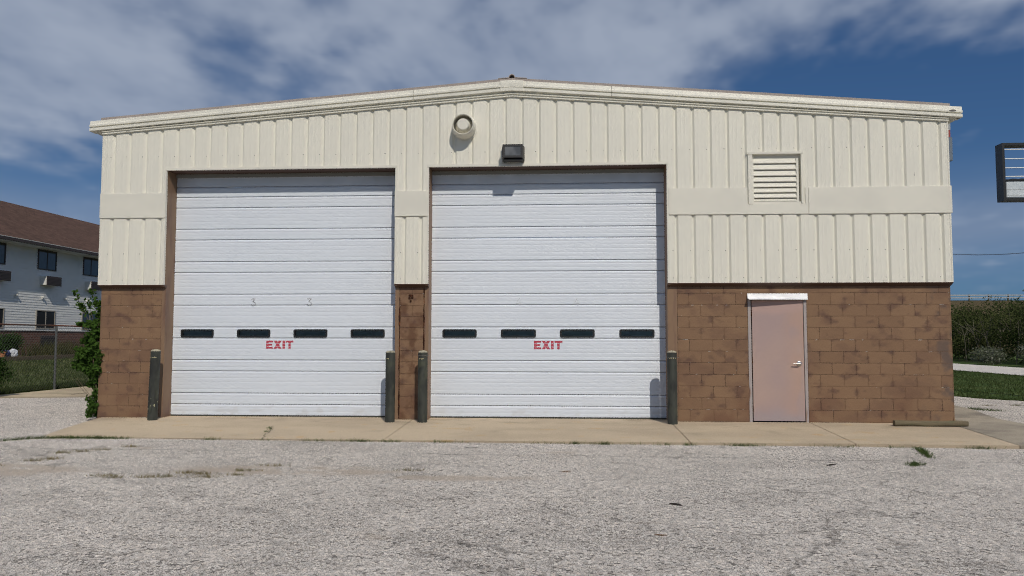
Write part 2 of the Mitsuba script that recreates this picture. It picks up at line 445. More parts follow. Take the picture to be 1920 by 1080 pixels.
mat('grass_ground', grass_color, rough=0.95, spec=0.1)
mat('lawn_ground', lawn_color, rough=0.95, spec=0.1)
mat('soil', lambda p, n, uv: mix((0.10, 0.075, 0.045), (0.06, 0.055, 0.03), fbm(p.x * 2, p.y * 2, 0.5, 4)), rough=0.95, spec=0.1)
mat('road_paving', lambda p, n, uv: mix((0.42, 0.40, 0.37), (0.34, 0.32, 0.30), fbm(p.x * 0.8, p.y * 0.4, 0.5, 4)) * (0.88 + 0.24 * noise(p.x * 40, p.y * 40, 0)), rough=0.9, spec=0.15)
mat('blade_green', lambda p, n, uv: mix((0.045, 0.085, 0.020), (0.085, 0.115, 0.035), noise(p.x * 9, p.y * 9, p.z * 9)), rough=0.6, thin=0.5)
mat('blade_dry', lambda p, n, uv: mix((0.22, 0.155, 0.065), (0.115, 0.115, 0.04), noise(p.x * 9, p.y * 9, p.z * 9)), rough=0.6, thin=0.4)
mat('bed_blade', lambda p, n, uv: mix((0.085, 0.080, 0.035), (0.045, 0.055, 0.022), noise(p.x * 5, p.y * 5, p.z * 3)), rough=0.6, thin=0.4)
mat('blade_lawn', lambda p, n, uv: mix((0.035, 0.062, 0.017), (0.070, 0.085, 0.030), noise(p.x * 3, p.y * 3, p.z * 3)), rough=0.6, thin=0.5)
mat('vine_leaf', lambda p, n, uv: mix((0.040, 0.088, 0.016), (0.075, 0.135, 0.030), fbm(p.x * 7, p.y * 7, p.z * 7, 2)), rough=0.42, thin=0.55)
mat('thicket_leaf', lambda p, n, uv: mix((0.034, 0.052, 0.016), (0.082, 0.096, 0.037), ss(0.3, 0.7, fbm(p.x * 0.5, p.y * 0.5, p.z * 0.7, 3))), rough=0.6, thin=0.4)
mat('pale_leaf', lambda p, n, uv: mix((0.12, 0.14, 0.09), (0.30, 0.31, 0.26), ss(0.5, 0.8, noise(p.x * 6, p.y * 6, p.z * 6))), rough=0.6, thin=0.4)
mat('shrub_leaf', lambda p, n, uv: mix((0.024, 0.052, 0.016), (0.046, 0.082, 0.024), fbm(p.x * 3, p.y * 3, p.z * 3, 2)), rough=0.5, thin=0.45)
mat('bark', lambda p, n, uv: mix((0.16, 0.125, 0.09), (0.085, 0.065, 0.05), noise(p.x * 20, p.y * 20, p.z * 6)), rough=0.9, spec=0.1)
mat('twig', (0.15, 0.135, 0.105), rough=0.9, spec=0.1)


def timber_color(p, n, uv):
    g = noise(p.x * 3.5, p.y * 90, p.z * 90)
    c = mix((0.20, 0.165, 0.11), (0.115, 0.095, 0.062), g)
    return mix(c, (0.12, 0.13, 0.07), 0.5 * ss(0.5, 0.75, fbm(p.x * 5, p.y * 12, p.z * 12, 3)))


mat('timber', timber_color, rough=0.85, spec=0.15)
mat('old_timber', lambda p, n, uv: mix((0.075, 0.060, 0.045), (0.13, 0.105, 0.075), noise(p.y * 3, p.x * 50, p.z * 50)), rough=0.9, spec=0.1)
mat('vinyl_white', lambda p, n, uv: mix((0.68, 0.685, 0.67), (0.62, 0.625, 0.61), fbm(p.y * 0.8, p.z * 1.5, 0.5, 3)), rough=0.5, spec=0.3)
mat('shingles', lambda p, n, uv: mix((0.090, 0.055, 0.044), (0.060, 0.038, 0.031), mikit.cell_rand(p.y * 3.3 + 0.5 * dr.floor(p.z * 12), p.z * 12, 1)) * (0.75 + 0.5 * noise(p.y * 22, p.x * 22, p.z * 22)), rough=0.9, spec=0.1)


def brick_color(p, n, uv):
    row = dr.floor(p.z / 0.075)
    u = p.y / 0.215 + 0.5 * (row - 2 * dr.floor(row / 2))
    fu, fz = u - dr.floor(u), p.z / 0.075 - row
    joint = dr.maximum(ss(0.045, 0.02, dr.minimum(fu, 1 - fu)), ss(0.13, 0.06, dr.minimum(fz, 1 - fz)))
    c = mix((0.135, 0.062, 0.045), (0.085, 0.042, 0.034), mikit.cell_rand(u, row, 2))
    return mix(c, (0.20, 0.17, 0.15), 0.8 * joint)


mat('motel_brick', brick_color, rough=0.85, spec=0.2)
mat('motel_glass', (0.030, 0.034, 0.038), rough=0.06, spec=0.7)
mat('curtain', lambda p, n, uv: mix((0.20, 0.20, 0.19), (0.10, 0.105, 0.10), 0.5 + 0.5 * dr.sin(p.y * 55 + 2 * noise(p.y * 4, 1, 1))), rough=0.9, spec=0.1)
mat('brown_frame', (0.050, 0.036, 0.032), rough=0.5)
mat('beige_frame', (0.30, 0.28, 0.24), rough=0.5)
mat('white_trim', (0.62, 0.62, 0.59), rough=0.5)
mat('unit_brown', (0.048, 0.036, 0.032), rough=0.5)
mat('galvanised', (0.10, 0.105, 0.105), rough=0.5, spec=0.5)
mat('rust_rail', lambda p, n, uv: mix((0.15, 0.055, 0.03), (0.10, 0.08, 0.07), ss(0.35, 0.65, fbm(p.y * 1.1, 1, 1, 3))), rough=0.8, spec=0.2)
mat('roof_sheet', lambda p, n, uv: mix((0.40, 0.35, 0.315), (0.33, 0.285, 0.26), fbm(p.x * 2, p.y * 0.5, 1, 3)), rough=0.6, spec=0.3)
mat('sign_face', lambda p, n, uv: mix((0.62, 0.66, 0.69), (0.48, 0.53, 0.57), fbm(p.x * 3, 1, p.z * 5, 3)), rough=0.35, spec=0.4)
mat('sign_white', (0.72, 0.73, 0.74), rough=0.4)
mat('sign_red', (0.30, 0.045, 0.04), rough=0.5)
mat('sign_slate', (0.13, 0.16, 0.20), rough=0.5)
mat('sign_grey', (0.34, 0.35, 0.35), rough=0.5)
mat('terracotta', (0.40, 0.17, 0.08), rough=0.8)
mat('bag_white', (0.66, 0.68, 0.72), rough=0.6)
mat('bag_blue', (0.05, 0.06, 0.16), rough=0.5)
mat('paper', (0.70, 0.69, 0.64), rough=0.8)
mat('dead_leaf', (0.14, 0.075, 0.035), rough=0.9)
mat('dark_stick', (0.030, 0.024, 0.020), rough=0.9)
mat('cable_black', (0.02, 0.02, 0.022), rough=0.7)

# ------------------------------------------------------------------ ground, lot, drive, road


def lot_z(x, y=0):
    return -0.089 - 0.0026 * np.clip(x, -16, 14)


put('ground', grid_sheet(np.array([-900, -200, -60, -21, 12, 60, 200, 900.0]), np.array([-300, -60, 0, 30, 60, 150, 400, 1500.0]), lambda u, v: [u, v, 0 * u - 0.165]), 'grass_ground', kind='structure')

rng = np.random.default_rng(4)
edge_r = [(13.6, -16), (13.4, 2.0), (12.35, 5.4), (11.6, 6.6), (10.95, 7.4), (10.4, 8.6), (10.0, 12), (9.8, 26)]
er = []
for (a, b), (c, d) in zip(edge_r[:-1], edge_r[1:]):
    k = max(2, int(math.hypot(c - a, d - b) / 0.25))
    for t in np.arange(k) / k:
        x, y = a + (c - a) * t, b + (d - b) * t
        er.append((x + 0.35 * (meshkit.fbm(np.array([x * 1.2, y * 1.2, 0.5]), 3) - 0.5) + rng.normal(0, 0.02), y))
er.append(edge_r[-1])
lot_poly = Polygon([(-14.62, -30), (13.6, -30)] + er + [(-14.62, 26)])
lot = trimesh.creation.extrude_polygon(lot_poly, 0.12, engine='earcut')
lot.vertices[:, 2] += lot_z(lot.vertices[:, 0]) - 0.12
put('gravel_lot', lot, 'gravel', kind='structure')

# loose chips lying on the lot
n_st = 62000
sy = -13.2 + 9.8 * rng.uniform(0, 1, n_st) ** 1.35
sx = rng.uniform(-1, 1, n_st) * (0.70 * (sy + 14.05) + 0.5) - 0.0621 * (sy + 14.05)
keep = meshkit.fbm(np.c_[sx * 1.1, sy * 1.4, 0 * sx], 3, seed=3) + rng.uniform(-0.25, 0.25, n_st) > 0.42
sx, sy = sx[keep], sy[keep]
n_st = len(sx)
octa = np.array([[1, 0, 0], [0, 1, 0], [-1, 0, 0], [0, -1, 0], [0, 0, 1.0]])
sc = rng.uniform(0.0042, 0.0095, (n_st, 1, 1)) * np.stack([rng.uniform(0.8, 1.5, n_st), rng.uniform(0.7, 1.2, n_st), rng.uniform(0.35, 0.95, n_st)], -1)[:, None, :]
v = octa[None] * sc * rng.uniform(0.75, 1.2, (n_st, 5, 1))
ang = rng.uniform(0, 2 * PI, n_st)
ca, sa = np.cos(ang)[:, None], np.sin(ang)[:, None]
v = np.stack([v[..., 0] * ca - v[..., 1] * sa, v[..., 0] * sa + v[..., 1] * ca, v[..., 2]], -1)
v += np.stack([sx, sy, lot_z(sx) - 0.0005], -1)[:, None]
kf = (np.arange(n_st) * 5)[:, None, None] + np.array([[0, 1, 4], [1, 2, 4], [2, 3, 4], [3, 0, 4]])[None]
put('loose_gravel', (v.reshape(-1, 3), kf.reshape(-1, 3)), 'stone', label='loose pale stone chips scattered over the worn lot in front of the garage', cat='gravel', kind='stuff')

# concrete apron in front of the garage: slabs with open joints
g = 0.003
front = -2.44


def slab(poly, top, mname, slope=0.024, th=0.13):
    m = trimesh.creation.extrude_polygon(Polygon(poly).buffer(-0.004, join_style=2), th, engine='earcut')
    m.vertices[:, 2] += top - th + slope * np.minimum(m.vertices[:, 1], 0)
    return put('slab', m, mname, 'apron')


put('apron', prism_z([(-8.0, front + 0.05), (7.7, front + 0.05), (7.6, 0.3), (-8.4, 0.3)], -0.2, -0.14), 'soil', kind='structure')
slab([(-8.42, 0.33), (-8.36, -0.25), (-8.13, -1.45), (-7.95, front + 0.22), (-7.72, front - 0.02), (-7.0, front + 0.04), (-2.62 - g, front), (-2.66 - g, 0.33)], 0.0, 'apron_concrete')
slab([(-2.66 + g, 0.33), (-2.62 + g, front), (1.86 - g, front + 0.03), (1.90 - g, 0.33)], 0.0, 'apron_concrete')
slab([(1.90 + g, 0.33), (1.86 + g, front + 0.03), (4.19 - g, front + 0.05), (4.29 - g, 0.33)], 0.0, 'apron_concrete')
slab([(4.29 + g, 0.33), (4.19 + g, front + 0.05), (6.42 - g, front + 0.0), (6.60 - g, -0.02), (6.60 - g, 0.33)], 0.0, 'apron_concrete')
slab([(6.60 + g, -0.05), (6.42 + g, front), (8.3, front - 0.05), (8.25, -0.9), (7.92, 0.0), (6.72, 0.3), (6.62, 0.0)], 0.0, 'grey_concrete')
slab([(6.74, 0.36), (7.9, 0.05), (7.93, 1.0), (8.45, 2.9), (8.7, 4.8), (8.6, 20), (6.74, 20)], -0.01, 'grey_concrete', slope=0.0)

# concrete drive and lawn on the left
dz = lambda x: lot_z(x) + 0.012  # noqa: E731
dp = [(-14.60, 4.75), (-13.95, 4.92), (-12.9, 5.12), (-11.95, 5.42), (-8.55, 6.3), (-8.55, 24), (-14.60, 24)]
dm = trimesh.creation.extrude_polygon(Polygon(dp), 0.05, engine='earcut')
dm.vertices[:, 2] += dz(dm.vertices[:, 0]) - 0.05
put('concrete_drive', dm, 'drive_concrete', kind='structure')


def lawn_fn(u, v):
    z = -0.045 + (np.clip((-14.62 - u) / (20.5 - 14.62), 0, 1) ** 1.15) * 0.635 + 0.05 * (meshkit.fbm(np.stack([u * 0.8, v * 0.8, 0 * u], -1), 3) - 0.5) * np.clip((-14.62 - u) / 1.5, 0, 1)
    return [u, v, z]


put('lawn', grid_sheet(np.linspace(-14.62, -20.5, 26), np.linspace(-14, 42, 60), lawn_fn), 'lawn_ground', kind='structure')
put('planting_bed', grid_sheet(np.linspace(-20.58, -40, 12), np.linspace(-14, 60, 40), lambda u, v: [u, v, 0.70 + 0.05 * (meshkit.fbm(np.stack([u * 2, v * 2, 0 * u], -1), 2) - 0.5)]), 'soil', kind='structure')
# road on the right
put('road', grid_sheet(np.linspace(20.1, 25.5, 4), np.linspace(-60, 140, 30), lambda u, v: [u, v, -0.15 + 0.02 * np.sin((u - 20.1) / 5.4 * PI)]), 'road_paving', kind='structure')

# ------------------------------------------------------------------ the garage
GB = thing('garage_building', 'wide cream metal garage over brown block base, with two tall white overhead doors', 'building')
XL, XR = -8.475, 6.715
XC = -0.87
O1 = (-7.24, -2.98)
O2 = (-2.372, 1.872)
OT = 4.518
DEEP = 20.0


def gable(x, apex, slope):
    return apex - slope * abs(x - XC)


# inner shell: side, rear and front backing walls, floor
shell = [bx(XL + 0.03, XL + 0.2, 0.31, DEEP, -0.1, 5.1), bx(XR - 0.2, XR - 0.03, 0.31, DEEP, -0.1, 5.1), bx(XL + 0.03, XR - 0.03, DEEP, DEEP + 0.2, -0.1, 5.4)]
for sm, sn in zip(shell, ('inner_wall', 'inner_wall', 'rear_wall')):
    put(sn, sm, 'cream_plain', GB)
put('floor', bx(XL + 0.2, XR - 0.2, 0.24, DEEP, -0.12, -0.004), 'interior_grey', GB)
# block wall: mortar body and single blocks
BWS = [put('block_wall', bx(-8.455, -7.31, 0.005, 0.30, -0.12, 2.42), 'mortar', GB), put('block_wall', bx(-2.905, -2.447, 0.008, 0.30, -0.12, 2.42), 'mortar', GB, label='rust stained block pier between the two overhead doors'),
       put('block_wall', cat_([bx(2.04, 3.262, 0.005, 0.30, -0.12, 2.42), bx(3.262, 4.272, 0.0055, 0.30, 2.13, 2.42), bx(4.272, 6.695, 0.005, 0.30, -0.12, 2.42)]), 'mortar', GB)]
CH = 0.2032
J = 0.0028
plies = {}


def block(x0, x1, k, z0=None, z1=None):
    w = round(x1 - x0 - 2 * J, 3)
    z0 = k * CH + J if z0 is None else z0
    z1 = (k + 1) * CH - J if z1 is None else z1
    h = round(z1 - z0, 3)
    if w < 0.03:
        return
    if (w, h) not in plies:
        plies[w, h] = mikit.ply(chamfer(0, w, 0, 0.10, 0, h, 0.0025), 'block_paint')
    put('block', plies[w, h], None, BWS[0 if x0 < -6 else 1 if x0 < 0 else 2], at=(x0 + J, 0.0, z0))


def course(x0, x1, k, joints, z0=None, z1=None):
    js = [x0] + [j for j in sorted(joints) if x0 + 0.05 < j < x1 - 0.05] + [x1]
    for a, b in zip(js[:-1], js[1:]):
        block(a, b, k, z0, z1)


W2 = 0.4064
for k in range(12):
    z1 = 2.40 if k == 11 else None
    base = 4.683 - (0.2032 if k % 2 else 0)
    js = [base + W2 * i for i in range(-12, 8)]
    if k == 10:     # door head course: blocks end at the drip cap
        course(2.045, 3.262, k, js)
        course(4.272, 6.695, k, js)
    elif k == 11:
        course(2.045, 6.695, k, js, z1=z1)
    else:
        course(2.045, 3.262, k, js)
        course(4.272, 6.695, k, js)
    lj = [-8.09 + (0.0 if k % 2 == 0 else 0.2032) + W2 * i for i in range(-2, 4)]
    course(-8.455, -7.315, k, lj, z1=z1)
    pj = [-2.50] if k % 2 == 0 else [-2.665]
    course(-2.90, -2.452, k, pj if k not in (3, 7) else [], z1=z1)
put('base_flare', trimesh.convex.convex_hull(np.array([[6.69, 0.02, -0.02], [6.69, 0.02, 0.16], [6.76, 0.03, -0.02], [6.69, -0.05, -0.02], [6.76, 0.5, -0.02], [6.69, 0.5, 0.16]])), 'block_paint', GB)
# side faces of the block base (outer skins)
put('side_wall', bx(-8.47, -8.455, 0.003, DEEP, -0.1, 2.41), 'block_paint', GB)
put('side_wall', bx(6.695, 6.712, 0.003, DEEP, -0.1, 2.41), 'block_paint', GB)

# steel jambs of the two openings


def jamb(xf, xo, sgn, z1=OT):
    """face from xf (wall side) to xo (opening edge) at y=0, return from y=-0.1 above the base trim, or 0 below it, to 0.30"""
    lo = bx(min(xf, xo), max(xf, xo), -0.004, 0.34, -0.03, 2.386)
    up = bx(xo - 0.045 if sgn > 0 else xo, xo if sgn > 0 else xo + 0.045, -0.094, 0.34, 2.386, z1 + 0.02)
    return cat_([lo, up])


put('jamb', jamb(-7.31, O1[0], 1), 'jamb_brown', GB, label='brown left jamb of the left overhead door')
put('jamb', jamb(-2.905, O1[1], -1), 'jamb_brown', GB)
put('jamb', jamb(-2.447, O2[0], 1), 'jamb_brown', GB)
put('jamb', jamb(2.04, O2[1], -1), 'jamb_brown', GB)
for a, b in (O1, O2):
    put('header', bx(a, b, -0.058, 0.27, OT + 0.002, OT + 0.09), 'trim_brown', GB)
    put('head_seal', cat_([bx(a + 0.002, b - 0.002, 0.262, 0.32, 4.455, OT), bx(a + 0.01, b - 0.01, 0.25, 0.262, 4.49, OT)]), 'seal_grey', GB)


def caulk(x, z0, z1, seed):
    r = np.random.default_rng(seed)
    z = np.arange(z0, z1, 0.025)
    w = 0.006 + 0.026 * np.clip(meshkit.fbm(np.c_[z * 5, 0 * z + seed, 0 * z], 4, seed=seed) - 0.28, 0, 1)
    return tube(np.c_[x + r.normal(0, 0.002, len(z)), 0 * z - 0.002, z], w, 6)


put('caulk', caulk(-2.898, 0.0, 2.2, 3), 'rust_caulk', GB, label='rusty caulk streak down the left side of the middle pier')
put('caulk', caulk(-2.455, 0.9, 2.33, 8), 'rust_caulk', GB, label='rusty caulk streak down the right side of the middle pier')
br = [bx(-2.735, -2.655, -0.012, 0.01, 2.19, 2.225), bx(-2.74, -2.70, -0.012, 0.01, 2.14, 2.18), bx(-2.69, -2.65, -0.014, 0.01, 2.15, 2.185), bx(-2.715, -2.685, -0.02, 0.01, 2.09, 2.125)]
put('anchor_plate', cat_(br), 'rust_caulk', GB, label='rusty remains of a bracket high on the middle pier')

# ribbed siding
PITCH_X, G0 = 0.3024, -8.25


def siding_profile(xa, xb):
    pts = [(xa, None)]
    k0 = int(math.floor((xa - G0) / PITCH_X)) - 1
    for k in range(k0, k0 + int((xb - xa) / PITCH_X) + 4):
        gx = G0 + PITCH_X * k
        for dx, y in ((-0.052, 0.0), (-0.010, 0.034), (0.002, 0.034), (0.034, 0.0), (0.084, 0.0), (0.100, -0.0022), (0.104, -0.0022), (0.120, 0.0), (0.156, 0.0), (0.172, -0.0022), (0.176, -0.0022), (0.192, 0.0)):
            if xa < gx + dx < xb:
                pts.append((gx + dx, y))
    pts.append((xb, None))
    xs = [p[0] for p in pts]
    ys = [p[1] for p in pts]
    full = []
    for k in range(k0, k0 + int((xb - xa) / PITCH_X) + 4):
        gx = G0 + PITCH_X * k
        full += [(gx - 0.052, 0.0), (gx - 0.010, 0.034), (gx + 0.002, 0.034), (gx + 0.034, 0.0)]
    fx, fy = zip(*full)
    ys = [np.interp(x, fx, fy) if y is None else y for x, y in zip(xs, ys)]
    return np.array(xs), np.array(ys) - 0.1


def siding(xa, xb, z0, ztop):
    cuts = [xa] + [G0 - 0.012 + PITCH_X * 3 * k for k in range(-1, 20) if xa + 0.12 < G0 - 0.012 + PITCH_X * 3 * k < xb - 0.12] + [xb]
    for a, b in zip(cuts[:-1], cuts[1:]):
        xs, ys = siding_profile(a, b)
        if a < XC < b:
            k = np.searchsorted(xs, XC)
            ys = np.insert(ys, k, np.interp(XC, xs, ys))
            xs = np.insert(xs, k, XC)
        zt = np.array([ztop(x) if callable(ztop) else ztop for x in xs])
        n = len(xs)
        v = np.vstack([np.c_[xs, ys, 0 * xs + z0], np.c_[xs, ys, zt]])
        i = np.arange(n - 1)
        f = np.vstack([np.c_[i, i + 1, i + 1 + n], np.c_[i, i + 1 + n, i + n]])
        put('siding_panel', (v, f), 'cream_paint', GB)


TOPZ = lambda x: gable(x, 5.88, 0.0765)  # noqa: E731
Z0 = 2.41
HZ = 4.562
siding(XL, O1[0], Z0, TOPZ)
siding(O1[0], O1[1], HZ, TOPZ)
siding(O1[1], O2[0], Z0, TOPZ)
siding(O2[0], O2[1], HZ, TOPZ)
siding(O2[1], 3.30, Z0, TOPZ)
siding(3.30, 4.215, Z0, 3.80)
siding(3.30, 4.215, 4.70, TOPZ)
siding(4.215, XR, Z0, TOPZ)
# sheathing behind the siding (closes the wall from inside)
sh = []
for a, b, z0 in ((XL + 0.01, O1[0] - 0.05, 2.42), (O1[0] - 0.05, O1[1] + 0.05, 4.62), (O1[1] + 0.05, O2[0] - 0.05, 2.42), (O2[0] - 0.05, O2[1] + 0.05, 4.62), (O2[1] + 0.05, XR - 0.01, 2.42)):
    xs = [a] + ([XC] if a < XC < b else []) + [b]
    poly = Polygon([(a, z0), (b, z0)] + [(x, gable(x, 5.95, 0.0765)) for x in xs[::-1]])
    m = trimesh.creation.extrude_polygon(poly, 0.28, engine='earcut')
    m.vertices = np.c_[m.vertices[:, 0], 0.02 + m.vertices[:, 2], m.vertices[:, 1]]
    sh.append(m)
put('sheathing', cat_(sh), 'dark_void', GB)
put('corner_trim', bx(XL - 0.006, XL + 0.02, -0.106, DEEP, Z0, 5.26), 'cream_plain', GB)
put('corner_trim', bx(XR - 0.02, XR + 0.006, -0.106, DEEP, Z0, 5.26), 'cream_plain', GB)
# brown base trim under the siding
for a, b in ((XL, O1[0] - 0.002), (O1[1] + 0.002, O2[0] - 0.002), (O2[1] + 0.002, XR)):
    put('base_trim', prism_x([(-0.104, 2.409), (-0.104, 2.398), (-0.01, 2.352), (0.02, 2.352), (0.02, 2.409)], a - 0.004, b + 0.004), 'trim_brown', GB)
# cream trim round the openings
for a, b in (O1, O2):
    put('opening_trim', cat_([bx(a - 0.03, b + 0.03, -0.112, -0.06, OT + 0.003, OT + 0.048)]), 'cream_plain', GB)
for x, sgn in ((O1[0], -1), (O1[1], 1), (O2[0], -1), (O2[1], 1)):
    put('opening_trim', bx(x - 0.001 * sgn, x + 0.034 * sgn, -0.108, -0.055, Z0 + 0.002, OT), 'cream_plain', GB)
# flat band panels
yb0, yb1 = -0.122, -0.07
put('band_panel', chamfer(-8.485, -7.236, yb0, yb1, 3.640, 4.10, 0.004), 'cream_plain', GB)
put('band_panel', chamfer(-2.986, -2.378, yb0, yb1, 3.630, 4.093, 0.004), 'cream_plain', GB)
poly = Polygon([(1.905, 3.618), (4.312, 3.612), (4.312, 4.075), (4.262, 4.075), (4.262, 3.795), (3.268, 3.795), (3.268, 4.083), (1.905, 4.083)])
m = trimesh.creation.extrude_polygon(poly, 0.05, engine='earcut')
m.vertices = np.c_[m.vertices[:, 0], yb1 - m.vertices[:, 2], m.vertices[:, 1]]
m.fix_normals()
put('band_panel', m, 'cream_plain', GB)
put('band_panel', chamfer(4.317, 6.738, yb0 - 0.002, yb1, 3.606, 4.078, 0.004), 'cream_plain', GB)
# screws
sp = []
for k in range(50):
    gx = G0 + PITCH_X * k - 0.062
    if gx > XR - 0.05:
        break
    for z in (4.78, 2.50, 2.98):
        if z < 4 and (O1[0] - 0.05 < gx < O1[1] + 0.05 or O2[0] - 0.05 < gx < O2[1] + 0.05):
            continue
        sp.append(bx(gx - 0.005, gx + 0.005, -0.106, -0.098, z - 0.005, z + 0.005))
put('screw', cat_(sp), 'galvanised', GB, kind='stuff')

# louvre
LV = put('louver', cat_([bx(3.285, 3.36, -0.128, -0.03, 3.79, 4.672), bx(4.195, 4.225, -0.128, -0.03, 3.79, 4.672), bx(3.265, 4.232, -0.135, -0.03, 4.672, 4.712), bx(3.36, 4.195, -0.104, -0.03, 3.79, 3.832),
                            bx(3.36, 3.385, -0.098, -0.03, 3.832, 4.60), bx(4.122, 4.160, -0.098, -0.03, 3.832, 4.60), bx(3.36, 4.195, -0.055, -0.03, 4.60, 4.672)]), 'cream_plain', GB)
put('backing', bx(3.36, 4.195, -0.012, 0.01, 3.80, 4.68), 'cream_plain', LV)
zs = [3.832, 3.895, 3.99, 4.085, 4.18, 4.285, 4.395, 4.505, 4.60]
for a, b in zip(zs[:-1], zs[1:]):
    put('slat', prism_x([(-0.100, a + 0.006), (-0.102, a + 0.020), (-0.090, a + 0.024), (-0.070, b - 0.004), (-0.034, b + 0.026), (-0.028, b + 0.026), (-0.062, b - 0.012), (-0.086, a + 0.014)], 3.386, 4.121), 'cream_plain', LV)

# fascia along the gable
fas = [(0.02, 0.0), (-0.150, 0.0), (-0.158, -0.006), (-0.164, -0.062), (-0.184, -0.080), (-0.184, -0.112), (-0.148, -0.117), (-0.148, -0.131), (-0.180, -0.137), (-0.180, -0.186), (-0.172, -0.192), (0.02, -0.192)]


def rake(prof, xa, xb, apex, slope):
    """(y, dz) profile run along the gable line from xa to xb (which may not straddle the ridge)"""
    P = np.array(prof)
    n = len(P)
    v = np.vstack([np.c_[np.full(n, x), P[:, 0], P[:, 1] + gable(x, apex, slope)] for x in (xa, xb)])
    i = np.arange(n)
    j = (i + 1) % n
    f = [np.c_[i, j, j + n], np.c_[i, j + n, i + n]]
    cv, cap = trimesh.creation.triangulate_polygon(Polygon(P), engine='earcut')
    cap = np.linalg.norm(P[:, None] - cv[None], axis=2).argmin(0)[cap]
    f += [cap, cap[:, ::-1] + n]
    m = trimesh.Trimesh(v, np.vstack(f), process=False)
    m.fix_normals()
    return m


AP, SL = 6.070, 0.0792
put('fascia', rake(fas, -8.70, -2.652, AP, SL), 'fascia_paint', GB)
put('fascia', rake(fas, -2.644, -1.075, AP, SL), 'fascia_paint', GB)
put('fascia', rake(fas, -0.665, 0.904, AP, SL), 'fascia_paint', GB)
put('fascia', rake(fas, 0.912, 6.935, AP, SL), 'fascia_paint', GB, label='cream fascia run with chipped, dented paint at its right end')
capp = [(0.02, 0.004), (-0.184, 0.004), (-0.190, -0.05), (-0.190, -0.122), (-0.180, -0.128), (-0.190, -0.134), (-0.188, -0.19), (0.02, -0.19)]
put('ridge_fascia_cap', cat_([rake(capp, -1.078, XC, 6.065, 0.06), rake(capp, XC, -0.662, 6.065, 0.06)]), 'fascia_paint', GB)
trimp = [(0.0, 0.12), (-0.116, 0.12), (-0.116, 0.070), (-0.150, 0.052), (-0.150, 0.042), (-0.120, 0.036), (-0.120, 0.026), (-0.136, 0.016), (-0.136, 0.002), (-0.108, 0.0), (0.0, 0.0)]
for a, b in ((XL - 0.002, XC), (XC, XR + 0.002)):
    put('gable_trim', rake(trimp, a, b, 5.782, 0.0757), 'fascia_paint', GB)
# roof, ridge cap, eave gutters
for a, b in ((-8.50, XC - 0.002), (XC + 0.002, 6.74)):
    s = rake([(-0.146, 0.0), (-0.150, 0.044), (DEEP + 0.3, 0.044), (DEEP + 0.3, 0.0)], a, b, AP + 0.002, SL)
    put('roof', s, 'roof_sheet', GB)
rc = rake([(-0.16, 0.0), (-0.16, 0.012), (DEEP + 0.3, 0.012), (DEEP + 0.3, 0.0)], -1.12, XC - 0.06, AP + 0.05, SL)
rd = rake([(-0.16, 0.0), (-0.16, 0.012), (DEEP + 0.3, 0.012), (DEEP + 0.3, 0.0)], XC + 0.06, -0.60, AP + 0.05, SL)
arc = [(XC + 0.062 * math.cos(t), AP + 0.042 + 0.075 * math.sin(t)) for t in np.linspace(0, PI, 12)] + [(XC + 0.050 * math.cos(t), AP + 0.042 + 0.063 * math.sin(t)) for t in np.linspace(PI, 0, 12)]
am = trimesh.creation.extrude_polygon(Polygon(arc), DEEP + 0.5, engine='earcut')
am.vertices = np.c_[am.vertices[:, 0], am.vertices[:, 2] - 0.155, am.vertices[:, 1]]
put('ridge_cap', cat_([rc, rd, am]), 'roof_sheet', GB)
for s, x in ((-1, XL), (1, XR)):
    ze = gable(x + s * 0.17, AP, SL)
    gp = [(x, ze - 0.19), (x + s * 0.205, ze - 0.19), (x + s * 0.218, ze - 0.12), (x + s * 0.218, ze - 0.01), (x + s * 0.20, ze - 0.01), (x + s * 0.20, ze - 0.17), (x, ze - 0.17)]
    gm = trimesh.creation.extrude_polygon(Polygon(gp), DEEP, engine='earcut')
    gm.vertices = np.c_[gm.vertices[:, 0], gm.vertices[:, 2] - 0.118, gm.vertices[:, 1]]
    gm.fix_normals()
    put('gutter', gm, 'fascia_paint', GB)

# ------------------------------------------------------------------ overhead doors
YD = 0.30
LINES = [0.022, 0.225, 0.430, 0.836, 1.041, 1.446, 1.650, 2.057, 2.261, 2.670, 2.872, 3.284, 3.487, 3.890, 4.092, 4.284, 4.53]


def strip_profile(z0, z1, flat=False):
    n = max(1, int(round((z1 - z0) / 0.068)))
    pts = [(0.045, z0 + 0.001), (0.013, z0 + 0.001), (0.001, z0 + 0.006), (0.0, z0 + 0.012)]
    if not flat:
        for k in range(1, n):
            z = z0 + (z1 - z0) * k / n
            pts += [(0.0, z - 0.012), (0.0026, z - 0.001), (0.0026, z + 0.002), (0.0, z + 0.010)]
    pts += [(0.0, z1 - 0.034), (0.013, z1 - 0.010), (0.016, z1 - 0.008), (0.045, z1 - 0.008)]
    return pts


def rounded(x0, x1, z0, z1, r):
    return sbox(x0 + r, z0 + r, x1 - r, z1 - r).buffer(r, quad_segs=6)


